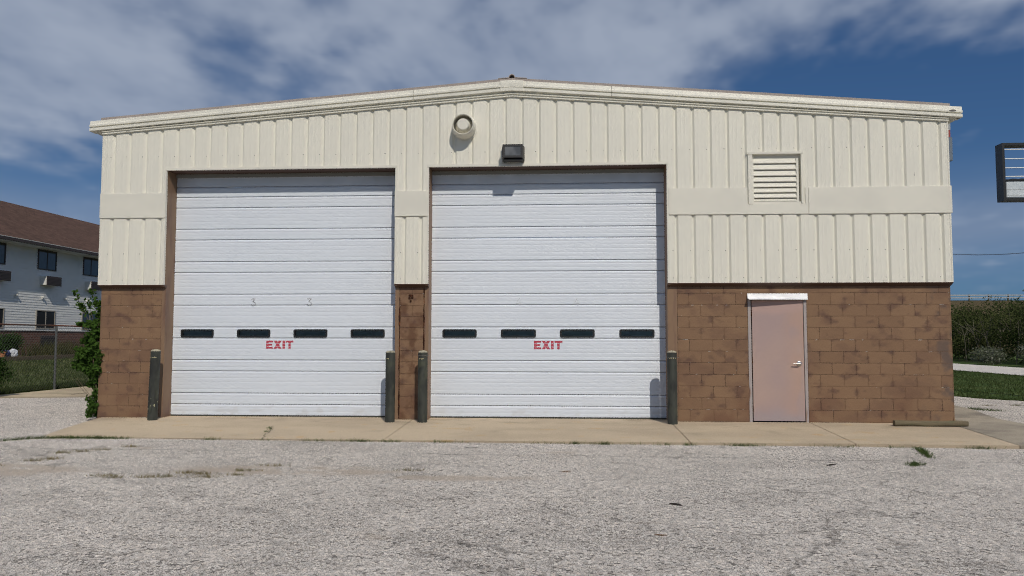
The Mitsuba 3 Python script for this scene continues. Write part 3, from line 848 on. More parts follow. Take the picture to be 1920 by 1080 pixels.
def overhead_door(a, b, wins, exit_x, number, num_x, faint):
    D = thing('overhead_door', '', 'door') if False else f'{GB}__{"overhead_door" if f"{GB}__overhead_door" not in TAKEN else "overhead_door_001"}'
    TAKEN.add(D)
    for i, (z0, z1) in enumerate(zip(LINES[:-1], LINES[1:])):
        m = prism_x([(y + YD, z) for y, z in strip_profile(z0, z1, flat=i >= 14)], a, b)
        if i == 5:
            cut = m3.Manifold(m3.Mesh(np.asarray(m.vertices, np.float32), np.asarray(m.faces, np.uint32)))
            for x0, x1 in wins:
                hole = prism_z(rounded(x0 + 0.012, x1 - 0.012, 1.468, 1.594, 0.03), 0, 0.3)
                hv = hole.vertices
                hole.vertices = np.c_[hv[:, 0], YD - 0.1 + hv[:, 2], hv[:, 1]]
                hole.fix_normals()
                cut = cut - m3.Manifold(m3.Mesh(np.asarray(hole.vertices, np.float32), np.asarray(hole.faces, np.uint32)))
            q = cut.to_mesh()
            m = trimesh.Trimesh(q.vert_properties[:, :3], q.tri_verts, process=False)
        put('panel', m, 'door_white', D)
    for x0, x1 in wins:
        ring = rounded(x0, x1, 1.452, 1.606, 0.036).difference(rounded(x0 + 0.032, x1 - 0.032, 1.484, 1.578, 0.022))
        fr = pit(ring, 0, YD + 0.012, 0, 0.022)
        w = put('window', fr, 'black_rubber', D)
        put('glass', grid_sheet(np.array([x0 + 0.014, x1 - 0.014]), np.array([1.466, 1.592]), lambda u, v: [u, 0 * u + YD + 0.018, v]), 'window_glass', w)
    # EXIT stencil
    h, s = 0.148, 0.030
    E_ = Polygon([(0, 0), (0.128, 0), (0.128, 0.033), (0.05, 0.033), (0.05, 0.057), (0.112, 0.057), (0.112, 0.090), (0.05, 0.090), (0.05, 0.115), (0.128, 0.115), (0.128, h), (0, h)])
    X_ = Polygon([(0, 0), (0.058, 0), (0.075, 0.030), (0.092, 0), (0.150, 0), (0.104, 0.075), (0.150, h), (0.092, h), (0.075, 0.118), (0.058, h), (0, h), (0.046, 0.075)])
    I_ = sbox(0, 0, 0.05, h)
    T_ = Polygon([(0.045, 0), (0.093, 0), (0.093, 0.115), (0.140, 0.115), (0.140, h), (0, h), (0, 0.115), (0.045, 0.115)])
    word = [affinity.translate(E_, 0, 0), affinity.translate(X_, 0.142, 0), affinity.translate(I_, 0.308, 0), affinity.translate(T_, 0.374, 0)]
    rows = [(0, 0.036), (0.043, 0.098), (0.105, h)]
    ms = []
    for L in word:
        for z0, z1 in rows:
            q = L.intersection(sbox(-1, z0, 1, z1))
            ms += [pit(g, exit_x, YD, 1.246, 0.0015) for g in getattr(q, 'geoms', [q]) if g.geom_type == 'Polygon' and g.area > 1e-6]
    put('exit_lettering', cat_(ms), 'exit_red', D, label='EXIT stencilled in red block capitals')
    for x in num_x:
        put('door_number', upright_text(number, 0.135, x, YD - 0.0002, 2.040, 0.0012), 'ghost_faint' if faint else 'ghost_grey', D,
            label=f'{"barely visible ghost" if faint else "faded grey outline"} of the number {number}')
    put('bottom_seal', bx(a, b, YD + 0.002, YD + 0.04, -0.01, 0.022), 'astragal', D)
    return D


d1 = overhead_door(-7.238, -2.97, [(-7.085, -6.455), (-6.01, -5.38), (-4.94, -4.305), (-3.868, -3.232)], -5.455, '3', (-5.772, -4.712), False)
labels[d1] = {'label': 'left white overhead door with faded number 3 and red EXIT lettering'}
d2 = overhead_door(-2.375, 1.873, [(-2.165, -1.535), (-1.093, -0.456), (-0.02, 0.606), (1.048, 1.676)], -0.492, '4', (-0.83, 0.222), True)
labels[d2] = {'label': 'right white overhead door with ghostly number 4 and red EXIT lettering'}

# ------------------------------------------------------------------ personnel door
MD = f'{GB}__door'
TAKEN.add(MD)
labels[MD] = {'label': 'faded pink steel door with lever handle in the brown block wall'}
put('frame', cat_([bx(3.265, 3.316, 0.0, 0.12, -0.02, 2.15), bx(4.222, 4.270, 0.0, 0.12, -0.02, 2.15), bx(3.265, 4.27, 0.002, 0.12, 2.118, 2.16)]), 'frame_paint', MD)
put('backing', cat_([bx(3.316, 4.222, 0.09, 0.12, -0.02, 2.118), bx(3.316, 4.222, 0.01, 0.09, -0.02, 0.004)]), 'dark_void', MD)
put('leaf', chamfer(3.336, 4.214, 0.012, 0.055, 0.012, 2.112, 0.003), 'mandoor_paint', MD)
for z in (0.22, 1.06, 1.88):
    put('hinge', cat_([tube([(3.326, -0.002, z - 0.055), (3.326, -0.002, z + 0.055)], 0.009, 8)]), 'rust_caulk', MD)
dv = []
for x, pr in ((3.255, 0.115), (4.285, 0.026)):
    dv += [[x, 0.0, 2.229], [x, -0.022, 2.226], [x, -0.026, 2.205], [x, -0.034 - 0.2 * pr, 2.142], [x, -0.03 - pr, 2.120], [x, -0.028 - pr, 2.114], [x, 0.0, 2.14]]
dv = np.array(dv)
n7 = 7
fi = np.arange(n7)
fj = (fi + 1) % n7
put('drip_cap', trimesh.Trimesh(dv, np.vstack([np.c_[fi, fj + n7, fj], np.c_[fi, fi + n7, fj + n7], [[0, 2, 1], [0, 3, 2], [0, 6, 3], [3, 6, 4], [4, 6, 5]], np.array([[0, 1, 2], [0, 2, 3], [0, 3, 6], [3, 4, 6], [4, 5, 6]]) + n7]), process=False), 'aluminium', MD)
hx, hz = 4.128, 1.005
rose = lathe([(0, 0), (0.044, 0), (0.042, 0.010), (0.028, 0.016), (0.017, 0.03), (0.0, 0.03)], 24)
rose.apply_transform(trimesh.transformations.rotation_matrix(PI / 2, [1, 0, 0]))
rose.apply_translation([hx, 0.012, hz])
lever = cat_([tube([(hx, 0.0, hz), (hx, -0.058, hz)], 0.012, 10), tube([(hx + 0.004, -0.055, hz), (hx - 0.04, -0.058, hz + 0.001), (hx - 0.118, -0.052, hz - 0.002)], [0.0125, 0.011, 0.0085], 10)])
put('handle', cat_([rose, lever]), 'steel', MD, smooth=40)

# ------------------------------------------------------------------ wall lamp and exhaust vent
WL = thing('wall_lamp', 'dark bronze floodlight mounted above the right overhead door', 'lamp')
cx, cz, yw = -0.842, 4.728, -0.1


def frustum(x0, x1, z0, z1, y0, a0, a1, b0, b1, y1):
    return trimesh.convex.convex_hull(np.array([[x0, y0, z0], [x1, y0, z0], [x0, y0, z1], [x1, y0, z1], [a0, y1, b0], [a1, y1, b0], [a0, y1, b1], [a1, y1, b1]]))


put('housing', cat_([chamfer(cx - 0.2, cx + 0.2, yw - 0.10, yw + 0.02, cz - 0.125, cz + 0.135, 0.012), frustum(cx - 0.192, cx + 0.192, cz - 0.118, cz + 0.128, yw - 0.101, cx - 0.155, cx + 0.155, cz - 0.085, cz + 0.105, yw - 0.235)]), 'dark_bronze', WL)
fr = sbox(cx - 0.168, cz - 0.096, cx + 0.168, cz + 0.116).buffer(0.012).difference(sbox(cx - 0.140, cz - 0.072, cx + 0.140, cz + 0.092))
put('frame', pit(fr, 0, yw - 0.225, 0, 0.03), 'dark_bronze', WL)
put('lens', chamfer(cx - 0.141, cx + 0.141, yw - 0.246, yw - 0.238, cz - 0.073, cz + 0.093, 0.003), 'lens_dark', WL)
put('lower_lip', chamfer(cx - 0.17, cx + 0.17, yw - 0.20, yw - 0.02, cz - 0.142, cz - 0.118, 0.006), 'dark_bronze', WL)

EV = thing('exhaust_vent', 'round cream wall exhaust vent with hooded cone on the gable', 'vent')


def facing(m, x, y, z):
    m.apply_transform(trimesh.transformations.rotation_matrix(PI / 2, [1, 0, 0]))
    m.apply_translation([x, y, z])
    return m


ex, ez = -1.725, 5.225
put('flange', facing(lathe([(0, -0.02), (0.232, -0.02), (0.235, 0.012), (0.205, 0.022), (0.2, 0.04), (0, 0.04)], 40), ex, yw, ez), 'cream_plain', EV, smooth=30)
put('hood', facing(lathe([(0.205, 0.01), (0.212, 0.06), (0.205, 0.15), (0.188, 0.26), (0.182, 0.275), (0.172, 0.27), (0.176, 0.25), (0.185, 0.15), (0.185, 0.035)], 40), ex, yw, ez), 'cream_plain', EV, smooth=30)
put('cone', facing(lathe([(0, 0.03), (0.150, 0.09), (0.148, 0.13), (0.112, 0.215), (0.105, 0.262), (0.094, 0.272), (0.0, 0.272)], 40), ex, yw, ez), 'cream_plain', EV, smooth=30)
put('bracket', cat_([facing(trimesh.creation.box(bounds=[[-0.18, -0.008, 0.05], [0.18, 0.008, 0.07]]), ex, yw, ez), facing(trimesh.creation.box(bounds=[[-0.008, -0.18, 0.05], [0.008, 0.18, 0.07]]), ex, yw, ez)]), 'cream_plain', EV)

# ------------------------------------------------------------------ bollards
BL = [(-7.215, -0.35, 1.238, 'dark green steel bollard with scraped foot at left corner of left overhead door', 0.028),
      (-2.985, -0.33, 1.222, 'dark green steel bollard in front of the right edge of the left overhead door', 0.0),
      (-2.412, -0.33, 1.224, 'dark green steel bollard with twisted wire near its top, before the middle pier', 0.0),
      (1.893, -0.33, 1.230, 'dark steel bollard between the right overhead door and the brown block wall', 0.0)]
for i, (x, y, h, lab, lean) in enumerate(BL):
    B = thing('bollard', lab, 'bollard', 'bollards guarding the overhead doors')
    r = 0.084
    prof = [(0, -0.08)] + [(r + 0.0012 * math.sin(z * 37 + i), z) for z in np.linspace(-0.08, h - 0.035, 30)] + [(r - 0.004, h - 0.03), (0, h - 0.03)]
    m = lathe(prof, 36)
    def lean_it(q):
        q.vertices[:, 0] += lean * (q.vertices[:, 2] - h) / h
        q.apply_translation([x, y, 0])
        return q
    put('post', lean_it(m), 'bollard_paint', B, smooth=35)
    cp = lathe([(0, h - 0.031), (r - 0.003, h - 0.031), (r - 0.006, h - 0.018), (r - 0.03, h - 0.004), (0, h + 0.004)], 32)
    put('cap', lean_it(cp), 'cap_concrete', B, smooth=35)
    rr = np.random.default_rng(40 + i)
    tp = []
    zt = h - 0.14 if i < 3 else h - 0.125
    for k in range({0: 4, 1: 2, 2: 3, 3: 4}[i]):
        a0 = -PI / 2 - 0.75 + k * 0.40 + rr.uniform(-0.1, 0.1)
        aa = np.linspace(a0, a0 + rr.uniform(0.16, 0.34), 5)
        q = grid_sheet(aa, np.array([zt - 0.005, zt + 0.006]), lambda u, v: [(r + 0.003) * np.cos(u), (r + 0.003) * np.sin(u), v + 0.004 * np.sin(u * 9)])
        tp.append(q)
    put('tape', lean_it(cat_(tp)), 'worn_tape', B)
    if i in (2, 3):
        aa = np.linspace(0, 2 * PI, 40)
        zz = h - 0.085 if i == 2 else h - 0.118
        wpts = np.c_[(r + 0.004) * np.cos(aa), (r + 0.004) * np.sin(aa), zz + 0.006 * np.sin(3 * aa)]
        wm = cat_([tube(wpts, 0.0032, 5), tube([(r + 0.002, -0.02, zz), (r + 0.03, -0.03, zz - 0.004), (r + 0.022, -0.04, zz + 0.012)], 0.003, 5)])
        put('wire', lean_it(wm), 'wire', B)

# ------------------------------------------------------------------ small things on the ground
LT = np.linspace(5.535, 6.70, 24)
tim = grid_sheet(np.linspace(0, 1, 24), np.linspace(0, 2 * PI, 17), lambda u, v: [5.535 + 1.165 * u, -0.40 - 0.03 * u + np.sign(np.cos(v)) * np.abs(np.cos(v)) ** 0.6 * 0.052 * (1 + 0.06 * np.sin(u * 21)),
                 0.035 + np.sign(np.sin(v)) * np.abs(np.sin(v)) ** 0.6 * 0.042 * (1 + 0.07 * np.sin(u * 15 + 1)) + 0.004 * np.sin(u * 9)])
ends = [trimesh.convex.convex_hull(tim.vertices[:17] + [0.002, 0, 0] * (np.arange(17)[:, None] % 2)), trimesh.convex.convex_hull(tim.vertices[-17:] + [0.002, 0, 0] * (np.arange(17)[:, None] % 2))]
put('timber_beam', cat_([tim] + ends), 'timber', smooth=40, label='weathered wooden timber lying on the concrete at the right corner of the garage', cat='timber')


def flat_bit(pts, th=0.004, bend=0.01, seed=0):
    P = Polygon(pts)
    m = trimesh.creation.extrude_polygon(P, th, engine='earcut')
    m = m.subdivide()
    c = m.vertices.mean(0)
    m.vertices[:, 2] += bend * ((m.vertices[:, 0] - c[0]) / 0.1) ** 2 - 0.3 * bend * (m.vertices[:, 1] - c[1]) / 0.05
    return m


def lay(m, x, y, rot=0.0, up=0.003):
    m.apply_transform(trimesh.transformations.rotation_matrix(rot, [0, 0, 1]))
    m.apply_translation([x, y, lot_z(x) + up])
    return m


put('paper_scrap', lay(flat_bit([(-0.10, -0.035), (0.085, -0.055), (0.115, 0.015), (-0.05, 0.05)], bend=0.022), -1.27, -2.98, 0.1), 'paper', label='crumpled white paper scrap lying on the gravel in front of the right overhead door', cat='paper')
put('dead_leaf', lay(flat_bit([(-0.06, 0), (-0.01, -0.022), (0.06, -0.004), (0.005, 0.022)], bend=0.012), 0.05, -4.87, 0.1), 'dead_leaf', label='curled brown dead leaf on the gravel before the right overhead door', cat='leaf')
put('dead_leaf', lay(flat_bit([(-0.05, 0), (-0.01, -0.015), (0.05, -0.004), (0.005, 0.013)], bend=0.01), 0.77, -7.75, -0.2), 'dead_leaf', label='small brown dead leaf on the gravel below the dark stick', cat='leaf')
put('stick', lay(cat_([tube([(-0.058, 0.018, 0.006), (-0.02, 0.006, 0.009), (0.02, -0.006, 0.008), (0.058, -0.022, 0.005)], [0.006, 0.010, 0.011, 0.006], 7)]), 1.045, -6.6, -0.25, 0.0), 'dark_stick', label='short dark stick lying on the gravel at right of centre', cat='stick')
put('stick', lay(tube([(-0.07, -0.012, 0.008), (0.0, 0.0, 0.012), (0.07, 0.014, 0.008)], [0.006, 0.009, 0.005], 6), 3.26, -4.15, 0.3, 0.0), 'dark_stick', label='thin dark twig on the gravel in front of the pink door', cat='stick')

# weeds along the apron edge and in the cracks
r5 = np.random.default_rng(55)
WP = [(4.97, -2.62), (4.95, -2.7), (4.93, -2.8), (4.89, -2.88), (4.87, -3.0), (4.82, -3.1), (4.78, -3.25), (4.75, -3.38), (4.35, -4.0), (4.30, -4.03), (4.24, -4.05)]


def scatter_line(pts, n, spread, clump=0.12, seed=1):
    P = np.array(pts, float)
    L = np.r_[0, np.cumsum(np.linalg.norm(np.diff(P, axis=0), axis=1))]
    s = r5.uniform(0, L[-1], n * 4)
    s = s[meshkit.fbm(np.c_[s * 2.2, 0 * s + seed, 0 * s], 3, seed=seed) + r5.uniform(-clump, clump, len(s)) > 0.52][:n]
    x, y = np.interp(s, L, P[:, 0]), np.interp(s, L, P[:, 1])
    return np.c_[x + r5.normal(0, spread, len(s)), y + r5.normal(0, spread, len(s))]


w1 = np.concatenate([np.c_[r5.normal(x, s, n_), r5.normal(-2.475, 0.014, n_)] for x, s, n_ in [(r5.uniform(-7.6, 6.2), r5.uniform(0.03, 0.16), int(r5.integers(14, 46))) for _ in range(34)]])
w2 = scatter_line([(-9.6, -4.3), (-8.4, -3.1), (-7.9, -2.55), (-7.4, -2.47), (-6.6, -2.47)], 1000, 0.03, clump=0.12, seed=4)
w3 = np.concatenate([r5.normal([x, y], [0.035, 0.055], (26, 2)) for x, y in WP])
w4 = np.concatenate([r5.normal([x, y], [0.10, 0.08], (120, 2)) for x, y in ((9.15, 3.95), (9.35, 3.75), (9.05, 4.1))])
w5 = np.concatenate([r5.normal([x, y], [0.02, 0.05], (25, 2)) for x, y in ((-4.78, -1.25), (-4.72, -1.4), (-4.66, -1.7))])
W = np.concatenate([w1, w2, w3, w4])
zz = lot_z(W[:, 0]) - 0.004
wm = cat_([blades(np.c_[W, zz], 0.055, 0.008, r5, 0.7), leaves(np.c_[w3, lot_z(w3[:, 0]) + r5.uniform(0.0, 0.03, len(w3))], 0.024, r5, up=0.6), blades(np.c_[w5, 0.024 * w5[:, 1]], 0.025, 0.007, r5, 0.7)])
put('weeds', wm, 'blade_green', label='green weeds sprouting along the apron edge and out of the lot cracks', cat='weeds', kind='stuff')
tufts = [(-6.35, -3.8), (-6.2, -3.62), (-6.0, -3.3), (-6.55, -3.95), (-6.38, -4.45), (-6.5, -4.6), (-6.75, -5.0), (-6.9, -5.3), (-7.0, -5.25), (-5.0, -5.55), (-4.85, -5.65), (-4.5, -5.6), (-4.3, -5.55), (-4.2, -5.3), (-4.0, -5.35), (-3.9, -5.55), (-3.6, -5.4), (-3.6, -5.1), (-3.45, -4.75), (-1.75, -4.95), (10.6, 5.2), (10.9, 4.4), (9.9, 5.1), (11.1, 3.4), (10.2, 3.0)]
td = np.concatenate([r5.normal(t, [0.085, 0.03], (60, 2)) for t in tufts])
put('dry_grass', blades(np.c_[td, lot_z(td[:, 0]) - 0.003], 0.042, 0.007, r5, 0.9), 'blade_dry', label='small dry yellow grass tufts growing flat out of the gravel lot', cat='grass', kind='stuff')
# grass along lot edge, lawns
ge = np.array(er)
k = r5.integers(0, len(ge), 9000)
gq = ge[k] + np.c_[np.abs(r5.normal(0.15, 0.35, 9000)) * 1.0, r5.normal(0, 0.15, 9000)]
gq = gq[gq[:, 1] > 1]
gr = np.c_[r5.uniform(10.2, 20.0, 26000), r5.uniform(4.0, 30, 26000)]
gr = gr[gr[:, 0] > np.interp(gr[:, 1], [e[1] for e in edge_r], [e[0] for e in edge_r]) + 0.15]
G3 = np.concatenate([gq, gr])
put('lawn_grass', cat_([blades(np.c_[G3, np.full(len(G3), -0.168)], 0.085, 0.016, r5, 0.5)]), 'blade_lawn', label='mown green grass strip between the gravel lot and the road on the right', cat='grass', kind='stuff')
fl = np.c_[-14.66 - np.abs(r5.normal(0, 0.25, 9000)), r5.uniform(3.0, 16, 9000)]
fl2 = np.c_[r5.uniform(-20.4, -14.7, 16000), r5.uniform(3, 22, 16000)]
FL = np.concatenate([fl, fl2])
fz = np.array(lawn_fn(FL[:, 0], FL[:, 1]))[2]
put('fence_grass', blades(np.c_[FL, fz - 0.01], 0.14, 0.018, r5, 0.45), 'blade_lawn', label='rough green grass behind the chain link fence', cat='grass', kind='stuff')
bd = np.c_[r5.uniform(-22.6, -20.7, 3800), r5.uniform(17.3, 26, 3800)]
bd = bd[meshkit.fbm(np.c_[bd * 0.9, 0 * bd[:, :1]], 3, seed=9) > 0.42]
put('bed_weeds', blades(np.c_[bd, np.full(len(bd), 0.68)], 0.62, 0.02, r5, 0.22), 'bed_blade', label='tall weeds going dry in the planting bed below the motel wall', cat='weeds', kind='stuff')

# ------------------------------------------------------------------ climbing plant at the left corner
VP = thing('climbing_shrub', 'leafy green climbing shrub growing up the left corner of the garage', 'shrub')
u = lambda a, b, y=0.25: ((a - 1052) * (14.05 + y) * 1.0255 / 1480, y, (783 - b) * 0.0097 * (1 + y / 14))  # noqa: E731
vb = []
for px, py, rx, rz, y in [(176, 765, 12, 18, .05), (170, 775, 9, 10, .0), (182, 740, 8, 14, .1), (174, 722, 11, 10, .2), (168, 700, 16, 14, .3), (160, 688, 18, 16, .35), (150, 672, 15, 15, .35), (165, 665, 20, 18, .3), (176, 650, 13, 20, .2), (168, 632, 14, 14, .3), (158, 645, 10, 10, .4), (178, 620, 10, 20, .2), (165, 612, 12, 8, .3), (146, 612, 6, 4, .4), (180, 590, 6, 14, .2), (176, 572, 6, 8, .2), (178, 700, 9, 20, .1), (184, 668, 6, 12, -.02), (140, 690, 8, 10, .4), (183, 690, 5, 12, -.02)]:
    x, yy, z = u(px, py, y)
    vb.append((x, yy, z, rx * 0.0098, 0.16, rz * 0.0098))
rv = np.random.default_rng(77)
pts = blob_points(vb, 2500, rv, 0.3)
sprigs = [[(178, 650), (168, 620), (150, 590), (138, 568), (130, 548)], [(176, 640), (170, 610), (160, 580), (158, 566)], [(182, 610), (176, 585), (168, 562), (161, 546)], [(182, 600), (186, 580), (188, 570)], [(150, 590), (145, 578), (140, 575)], [(170, 690), (150, 670), (136, 655)], [(176, 770), (168, 760), (164, 748)]]
stems = [tube([u(182, 786, 0.1), u(179, 740, .1), u(176, 690, .15), u(178, 640, .2), u(180, 590, .2)], [0.014, 0.012, 0.010, 0.008, 0.004], 6), tube([u(176, 780, 0.0), u(172, 700, .25), u(168, 640, .3)], [0.01, 0.008, 0.004], 6)]
extra = []
for s in sprigs:
    P = np.array([u(a, b, 0.32) for a, b in s])
    stems.append(tube(P, np.linspace(0.006, 0.002, len(P)), 5))
    t = rv.uniform(0.12, 1, 46) * (len(P) - 1)
    i0 = np.minimum(t.astype(int), len(P) - 2)
    extra.append(P[i0] + (P[i0 + 1] - P[i0]) * (t - i0)[:, None] + rv.normal(0, 0.032, (46, 3)))
for s in [[(165, 745), (140, 715)], [(168, 752), (150, 735), (138, 720)], [(160, 742), (130, 745)]]:
    stems.append(tube(np.array([u(a, b, .4) for a, b in s]), 0.004, 5))
put('stem', cat_(stems), 'bark', VP)
lm = leaves(np.concatenate([pts] + extra), 0.075, rv, fold=0.3, aspect=0.68, up=0.35)
put('foliage', lm, 'vine_leaf', VP)

# ------------------------------------------------------------------ chain link fence
CF = thing('chain_link_fence', 'galvanised chain link fence with rusty top rail left of the garage', 'fence')
FX = -14.6
for y in (5.0, 8.0, 11.0, 14.0):
    put('post', tube([(FX, y, -0.1), (FX, y, 1.80)], 0.032, 10), 'galvanised', CF)
put('top_rail', tube([(FX, -1, 1.80), (FX, 16, 1.80)], 0.022, 8), 'rust_rail', CF, label='rust brown top rail')
ws = []
sp_ = 0.055
zz = np.arange(0.0, 1.78, sp_)
base = np.zeros((len(zz), 3))
vs, fs = [], []
zig = tube(np.c_[0.004 * np.cos(np.arange(len(zz)) * PI), sp_ / 2 * np.cos(np.arange(len(zz)) * PI), zz], 0.0021, 3)
for i, y in enumerate(np.arange(3.6, 14.0, sp_)):
    v = zig.vertices.copy()
    if i % 2:
        v[:, 1] *= -1
    vs.append(v + [FX + 0.035, y, 0])
    fs.append(zig.faces + i * len(v))
put('chain_link', trimesh.Trimesh(np.vstack(vs), np.vstack(fs), process=False), 'galvanised', CF, kind='stuff')
TV = thing('trailing_vine', 'thin brown vine trailing over the fence top rail', 'vine')
rt = np.random.default_rng(5)
tv = [np.array([(FX + 0.05, 9.0, 1.85), (FX + 0.1, 9.4, 1.9), (FX + 0.06, 9.8, 1.82), (FX + 0.08, 10.3, 1.88), (FX + 0.04, 10.7, 1.7)]), np.array([(FX + 0.06, 9.2, 1.85), (FX + 0.04, 9.6, 1.55), (FX + 0.05, 10.2, 1.1), (FX + 0.04, 10.6, 0.75)]), np.array([(FX + 0.05, 9.9, 1.84), (FX + 0.06, 10.0, 1.4), (FX + 0.05, 9.8, 1.0)])]
put('stem', cat_([tube(p, 0.008, 5) for p in tv]), 'bark', TV)
tp = np.concatenate([p[rt.integers(0, len(p) - 1, 26)] + rt.uniform(0, 1, (26, 1)) * (p[1] - p[0]) + rt.normal(0, 0.06, (26, 3)) for p in tv])
put('foliage', leaves(tp, 0.08, rt), 'blade_dry', TV)

# ------------------------------------------------------------------ motel on the left
MT = thing('motel_building', 'two storey white sided motel with brown shingle roof behind the fence', 'building')
MX = -23.4
MY0, MY1 = 10.0, 44.0
# lapped siding
lap = 0.112
prof = []
z = 1.80
while z < 5.74:
    prof += [(MX + 0.020, z), (MX + 0.003, z + lap)]
    z += lap
P = np.array(prof)
n = len(P)
v = np.vstack([np.c_[P[:, 0], np.full(n, MY0), P[:, 1]], np.c_[P[:, 0], np.full(n, MY1), P[:, 1]]])
i = np.arange(n - 1)
put('siding', (v, np.vstack([np.c_[i, i + 1, i + 1 + n], np.c_[i, i + 1 + n, i + n]])), 'vinyl_white', MT, kind='stuff')
put('brick_base', bx(MX - 0.3, MX + 0.015, MY0, MY1, 0.55, 1.765), 'motel_brick', MT, label='brown brick base course')
put('base_ledge', bx(MX, MX + 0.05, MY0, MY1, 1.765, 1.80), 'white_trim', MT)
put('wall', bx(MX - 9.5, MX - 0.01, MY0, MY1, 0.6, 5.75), 'vinyl_white', MT)
# roof: one visible slope, soffit and gutter
EX, EZ, RX, RZ = -22.66, 5.60, -28.4, 8.42
rp = Polygon([(EX, EZ), (RX, RZ), (2 * RX - EX, EZ), (2 * RX - EX, EZ - 0.1), (RX, RZ - 0.12), (EX, EZ - 0.10)])
rm = trimesh.creation.extrude_polygon(rp, MY1 - MY0 + 1, engine='earcut')
rm.vertices = np.c_[rm.vertices[:, 0], rm.vertices[:, 2] + MY0 - 0.5, rm.vertices[:, 1]]
rm.fix_normals()
RF = put('roof', rm, 'shingles', MT)
put('gutter', bx(EX - 0.02, EX + 0.08, MY0 - 0.5, MY1 + 0.5, EZ - 0.13, EZ - 0.01), 'brown_frame', RF)
put('drip_edge', bx(EX - 0.03, EX + 0.086, MY0 - 0.5, MY1 + 0.5, EZ - 0.008, EZ + 0.012), 'white_trim', RF)
put('soffit', bx(MX - 0.02, EX - 0.02, MY0 - 0.5, MY1 + 0.5, EZ - 0.16, EZ - 0.12), 'vinyl_white', MT)


def motel_window(yc, z0, z1, w=1.30, curtain=True):
    y0, y1 = yc - w / 2, yc + w / 2
    fr = [bx(MX - 0.02, MX + 0.05, y0, y0 + 0.05, z0, z1), bx(MX - 0.02, MX + 0.05, y1 - 0.05, y1, z0, z1), bx(MX - 0.02, MX + 0.05, y0 + 0.05, y1 - 0.05, z0, z0 + 0.05), bx(MX - 0.02, MX + 0.05, y0 + 0.05, y1 - 0.05, z1 - 0.05, z1), bx(MX - 0.02, MX + 0.04, yc - 0.025, yc + 0.025, z0 + 0.05, z1 - 0.05)]
    w_ = put('window', cat_(fr), 'brown_frame' if z0 > 3.4 else 'beige_frame', MT)
    for a, b in ((y0 + 0.05, yc - 0.025), (yc + 0.025, y1 - 0.05)):
        put('pane', bx(MX + 0.020, MX + 0.027, a, b, z0 + 0.05, z1 - 0.05), 'motel_glass', w_)


def ac_unit(yc, z0, zh=0.40, w=1.02, d=0.36):
    a = put('air_conditioner', cat_([bx(MX + 0.0, MX + d - 0.02, yc - w / 2, yc + w / 2, z0, z0 + zh)]), 'white_trim', MT)
    put('grille', cat_([bx(MX + d - 0.02, MX + d, yc - w / 2 - 0.01, yc + w / 2 + 0.01, z0 - 0.01, z0 + zh + 0.01)] + [bx(MX + d, MX + d + 0.012, yc - w / 2 + 0.04, yc + w / 2 - 0.04, z0 + 0.03 + k * 0.06, z0 + 0.05 + k * 0.06) for k in range(6)]), 'unit_brown', a)


PY = 3.37
for k in range(-2, 5):
    yc = 20.41 + PY * k
    motel_window(yc, 4.53, 5.43)
    ac_unit(yc + 0.06, 3.83)
    motel_window(yc + 0.03, 1.85, 2.71, w=1.34)
    put('air_conditioner', cat_([bx(MX, MX + 0.06, yc - 0.30, yc + 0.70, 1.10, 1.56)] + [bx(MX + 0.06, MX + 0.075, yc - 0.27, yc + 0.67, 1.14 + 0.06 * q, 1.16 + 0.06 * q) for q in range(6)]), 'unit_brown', MT)
    for q in (-0.27, -2.0):
        put('wall_light', cat_([bx(MX, MX + 0.14, yc + q - 0.04, yc + q + 0.04, 3.27, 3.34), bx(MX, MX + 0.07, yc + q - 0.02, yc + q + 0.02, 3.20, 3.27)]), 'white_trim', MT)
put('bed_edging', cat_([bx(-20.58, -20.47, 6 + 2.42 * k, 6 + 2.42 * k + 2.4, 0.52, 0.745 + 0.01 * (k % 3)) for k in range(14)]), 'old_timber', label='old dark timber edging holding the planting bed behind the fence', cat='edging')

rs = np.random.default_rng(31)
SB = thing('shrub', 'rounded dark green shrub in the bed beside the flower pot, behind the fence', 'shrub')
sb = [(-21.5 + rs.normal(0, 0.2), 15.55 + rs.normal(0, 0.26), 1.1 + rs.uniform(-0.2, 0.25), 0.36, 0.38, 0.34) for _ in range(9)]
put('foliage', leaves(blob_points(sb, 3200, rs, 0.4), 0.075, rs), 'shrub_leaf', SB)
put('stem', cat_([tube([(-21.5, 15.55, 0.66), (-21.5 + a, 15.55 + b, 1.1)], [0.03, 0.012], 5) for a, b in ((0.1, 0.15), (-0.15, 0), (0.05, -0.2))]), 'bark', SB)
S2 = thing('shrub', 'dark shrub at the left edge of the picture, in front of the fence', 'shrub')
sb = [(-14.22 + rs.normal(0, 0.1), 5.05 + rs.normal(0, 0.15), 0.25 + rs.uniform(0, 0.55), 0.17, 0.2, 0.22) for _ in range(9)]
put('foliage', leaves(blob_points(sb, 1500, rs, 0.3), 0.06, rs), 'shrub_leaf', S2)
put('stem', cat_([tube([(-14.22, 5.05, -0.08), (-14.22 + a, 5.05 + b, 0.7)], [0.02, 0.008], 5) for a, b in ((0.05, 0.1), (-0.1, -0.05))]), 'bark', S2)
FP = thing('flower_pot', 'small terracotta flower pot on the bed edge behind the fence', 'pot')
pm = lathe([(0, 0), (0.08, 0), (0.11, 0.17), (0.12, 0.17), (0.12, 0.21), (0.10, 0.21), (0.095, 0.16), (0, 0.16)], 20)
pm.apply_translation([-20.85, 14.32, 0.72])
put('pot', pm, 'terracotta', FP)
put('foliage', leaves(rs.normal([-20.85, 14.32, 1.02], [0.09, 0.09, 0.08], (160, 3)), 0.07, rs), 'shrub_leaf', FP)


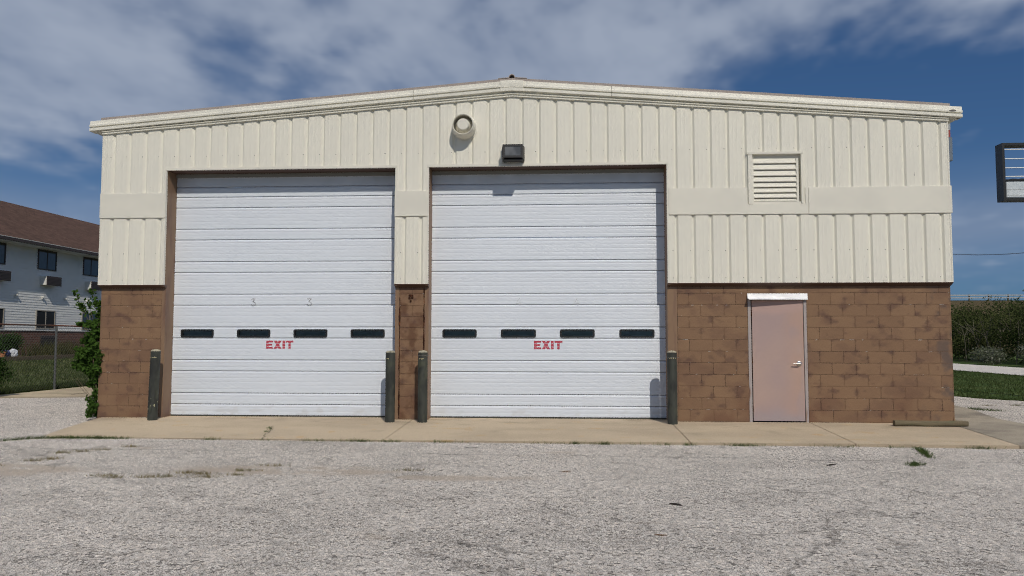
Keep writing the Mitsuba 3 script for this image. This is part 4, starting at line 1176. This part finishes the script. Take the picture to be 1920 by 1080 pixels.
def lumpy(c, r, seed, amp=0.35, sub=3):
    m = trimesh.creation.icosphere(subdivisions=sub)
    d = m.vertices.copy()
    m.vertices = d * (1 + amp * (meshkit.fbm(d * 1.8 + seed, 4) - 0.5) * 2)[:, None] * r + c
    return m


put('plastic_bag', lumpy([-20.9, 14.98, 0.86], [0.13, 0.20, 0.17], 3.1), 'bag_white', label='crumpled white plastic bag on the bed edge beside the shrub', cat='bag')
put('plastic_bag', lumpy([-20.95, 14.64, 0.84], [0.13, 0.16, 0.16], 7.7), 'bag_blue', label='dark blue plastic bag between the flower pot and the white bag', cat='bag')

# ------------------------------------------------------------------ right background
ra = np.random.default_rng(12)
tb = []
for y in np.arange(19, 68, 1.7):
    for q in range(3):
        x, yy = 30.0 + q * 2.3 + ra.normal(0, 0.5), y + ra.normal(0, 0.6)
        r = ra.uniform(1.1, 2.0)
        top = ra.uniform(2.9, 4.3) + 0.30 * q + 0.055 * max(0, 43 - y)
        tb.append((x, yy, top - r * 0.8, r, r, r * 0.8))
        for _ in range(4):
            a_ = ra.uniform(0, 2 * PI)
            tb.append((x + 0.8 * r * math.cos(a_), yy + 0.8 * r * math.sin(a_), top - r * ra.uniform(0.7, 1.4), r * 0.5, r * 0.5, r * 0.45))
        tb.append((x - 0.2, yy, (top - r) * 0.5, r * 0.8, r * 0.8, (top - r) * 0.6))
tpts = blob_points(tb, 82000, ra, 0.55)
tpts = tpts[tpts[:, 2] > -0.1]
put('thicket', leaves(tpts, 0.19, ra, aspect=0.5, up=0.25), 'thicket_leaf', label='dense dark green thicket of scrub trees beyond the road on the right', cat='thicket', kind='stuff')
bs = []
for k in range(42):
    x, y = 28.2 + ra.uniform(0, 2.5), ra.uniform(26, 56)
    p0 = np.array([x, y, -0.15])
    p1 = p0 + [ra.normal(0, 0.5), ra.normal(0, 0.5), ra.uniform(1.2, 2.2)]
    p2 = p1 + [ra.normal(0, 0.6), ra.normal(0, 0.6), ra.uniform(0.8, 1.6)]
    bs.append(tube([p0, p1, p2], [0.028, 0.018, 0.008], 5))
    for _ in range(4):
        bs.append(tube([p1, p1 + [ra.normal(0, 0.6), ra.normal(0, 0.6), ra.uniform(0.4, 1.3)]], [0.018, 0.007], 4))
put('branch', cat_(bs), 'twig', 'thicket', kind='stuff')
for name, lab, c, s, nn in (('flowering_shrub', 'low pale flowering shrub before the thicket, nearest the garage wall', (26.6, 37.6), (0.75, 1.0, 0.62), 1700), ('flowering_shrub', 'long pale flowering shrub along the road edge before the thicket', (26.9, 31.2), (0.9, 2.6, 0.72), 4200)):
    S = thing(name, lab, 'shrub', 'pale shrubs along the far road edge')
    bl = [(c[0] + ra.normal(0, s[0] * 0.3), c[1] + ra.uniform(-1, 1) * s[1], s[2] * ra.uniform(0.55, 1.0), 0.55, 0.6, s[2] * 0.75) for _ in range(int(6 + s[1] * 4))]
    q = blob_points(bl, nn, ra, 0.6)
    put('foliage', leaves(q[q[:, 2] > -0.1], 0.11, ra), 'pale_leaf', S)
    put('stem', cat_([tube([(b[0], b[1], -0.2), (b[0], b[1], b[2])], [0.02, 0.01], 5) for b in bl]), 'bark', S)

# road embankment with guard rail, far right
put('embankment', grid_sheet(np.array([30, 60, 90, 140, 220.0]), np.array([74, 82, 90, 91, 99, 100, 112.0]), lambda u, v: [u, v, np.interp(v, [74, 90, 91, 99, 100, 112], [-0.2, 6.35, 6.42, 6.42, 6.35, -0.2])]), 'soil', kind='structure')
GR = thing('guard_rail', 'pale metal guard rail on the road embankment above the thicket', 'guard rail')
for z in (6.68, 7.0):
    put('rail', prism_x([(89.56, z - 0.07), (89.56, z + 0.07), (89.66, z + 0.07), (89.66, z - 0.07)], 34, 75), 'sign_grey', GR)
for k in range(17):
    put('post', bx(35 + 2.4 * k, 35.12 + 2.4 * k, 89.67, 89.8, 6.2, 7.12), 'old_timber', GR)
# overhead cable
xs = np.linspace(14, 36, 24)
put('utility_cable', tube(np.c_[xs, 0 * xs + 34.0, 6.40 + 0.018 * (xs - 24.8) ** 2 + 0.0 * xs], 0.018, 5), 'cable_black', label='single dark utility cable crossing the sky right of the garage', cat='cable')

# pylon sign at the right edge
PS = thing('roadside_sign', 'dark framed sign cabinet with empty letter tracks, at the right edge of the picture', 'sign')
sx0, sx1, syf, syb, sz0, sz1 = 12.03, 14.7, 8.0, 8.34, 5.194, 6.78
t = 0.065
put('cabinet', cat_([bx(sx0, sx0 + t, syf, syb, sz0, sz1), bx(sx1 - t, sx1, syf, syb, sz0, sz1), bx(sx0 + t, sx1 - t, syf, syb, sz1 - t, sz1), bx(sx0 + t, sx1 - t, syf, syb, sz0, sz0 + t), bx(sx0 + t, sx1 - t, syf + 0.03, syb - 0.03, 5.745, 5.785)]), 'black_metal', PS)
for z in (5.865, 6.107, 6.357, 6.614):
    put('letter_track', bx(sx0 + t, sx1 - t, syf + 0.05, syf + 0.09, z - 0.012, z + 0.012), 'sign_white', PS)
lp = put('lower_panel', chamfer(sx0 + t + 0.02, sx1 - t - 0.02, syf + 0.05, syf + 0.14, sz0 + t + 0.01, 5.735, 0.03), 'sign_face', PS)
put('seam', cat_([bx(sx0 + t + 0.05, sx1 - t - 0.05, syf + 0.046, syf + 0.06, 5.50, 5.512), bx(sx0 + t + 0.05, sx1 - t - 0.05, syf + 0.046, syf + 0.06, 5.33, 5.338)]), 'sign_grey', lp)
nest = [lumpy([sx0 + 0.35 + k * 0.22, syf + 0.16, 5.785], [0.13, 0.08, 0.035], k * 2.2, 0.4, 2) for k in range(2)]
put('debris', cat_(nest), 'dark_stick', PS)
put('pole', tube([(13.4, 8.17, -0.2), (13.4, 8.17, 5.2)], 0.11, 12), 'black_metal', PS)
# second sign, behind the garage's right corner
P2 = thing('pylon_sign', 'tall grey, red and slate sign peeking out behind the right corner of the garage', 'sign')
px0, px1, py0 = 11.4, 13.64, 14.0
put('grey_panel', bx(px0, px1 - 0.05, py0, py0 + 0.5, 8.72, 9.3), 'sign_grey', P2)
put('red_panel', bx(px0, px1 - 0.06, py0, py0 + 0.5, 8.47, 8.718), 'sign_red', P2)
put('slate_panel', bx(px0, px1, py0, py0 + 0.5, 7.64, 8.468), 'sign_slate', P2)
put('pole', tube([(12.3, py0 + 0.25, -0.2), (12.3, py0 + 0.25, 7.65)], 0.14, 12), 'black_metal', P2)
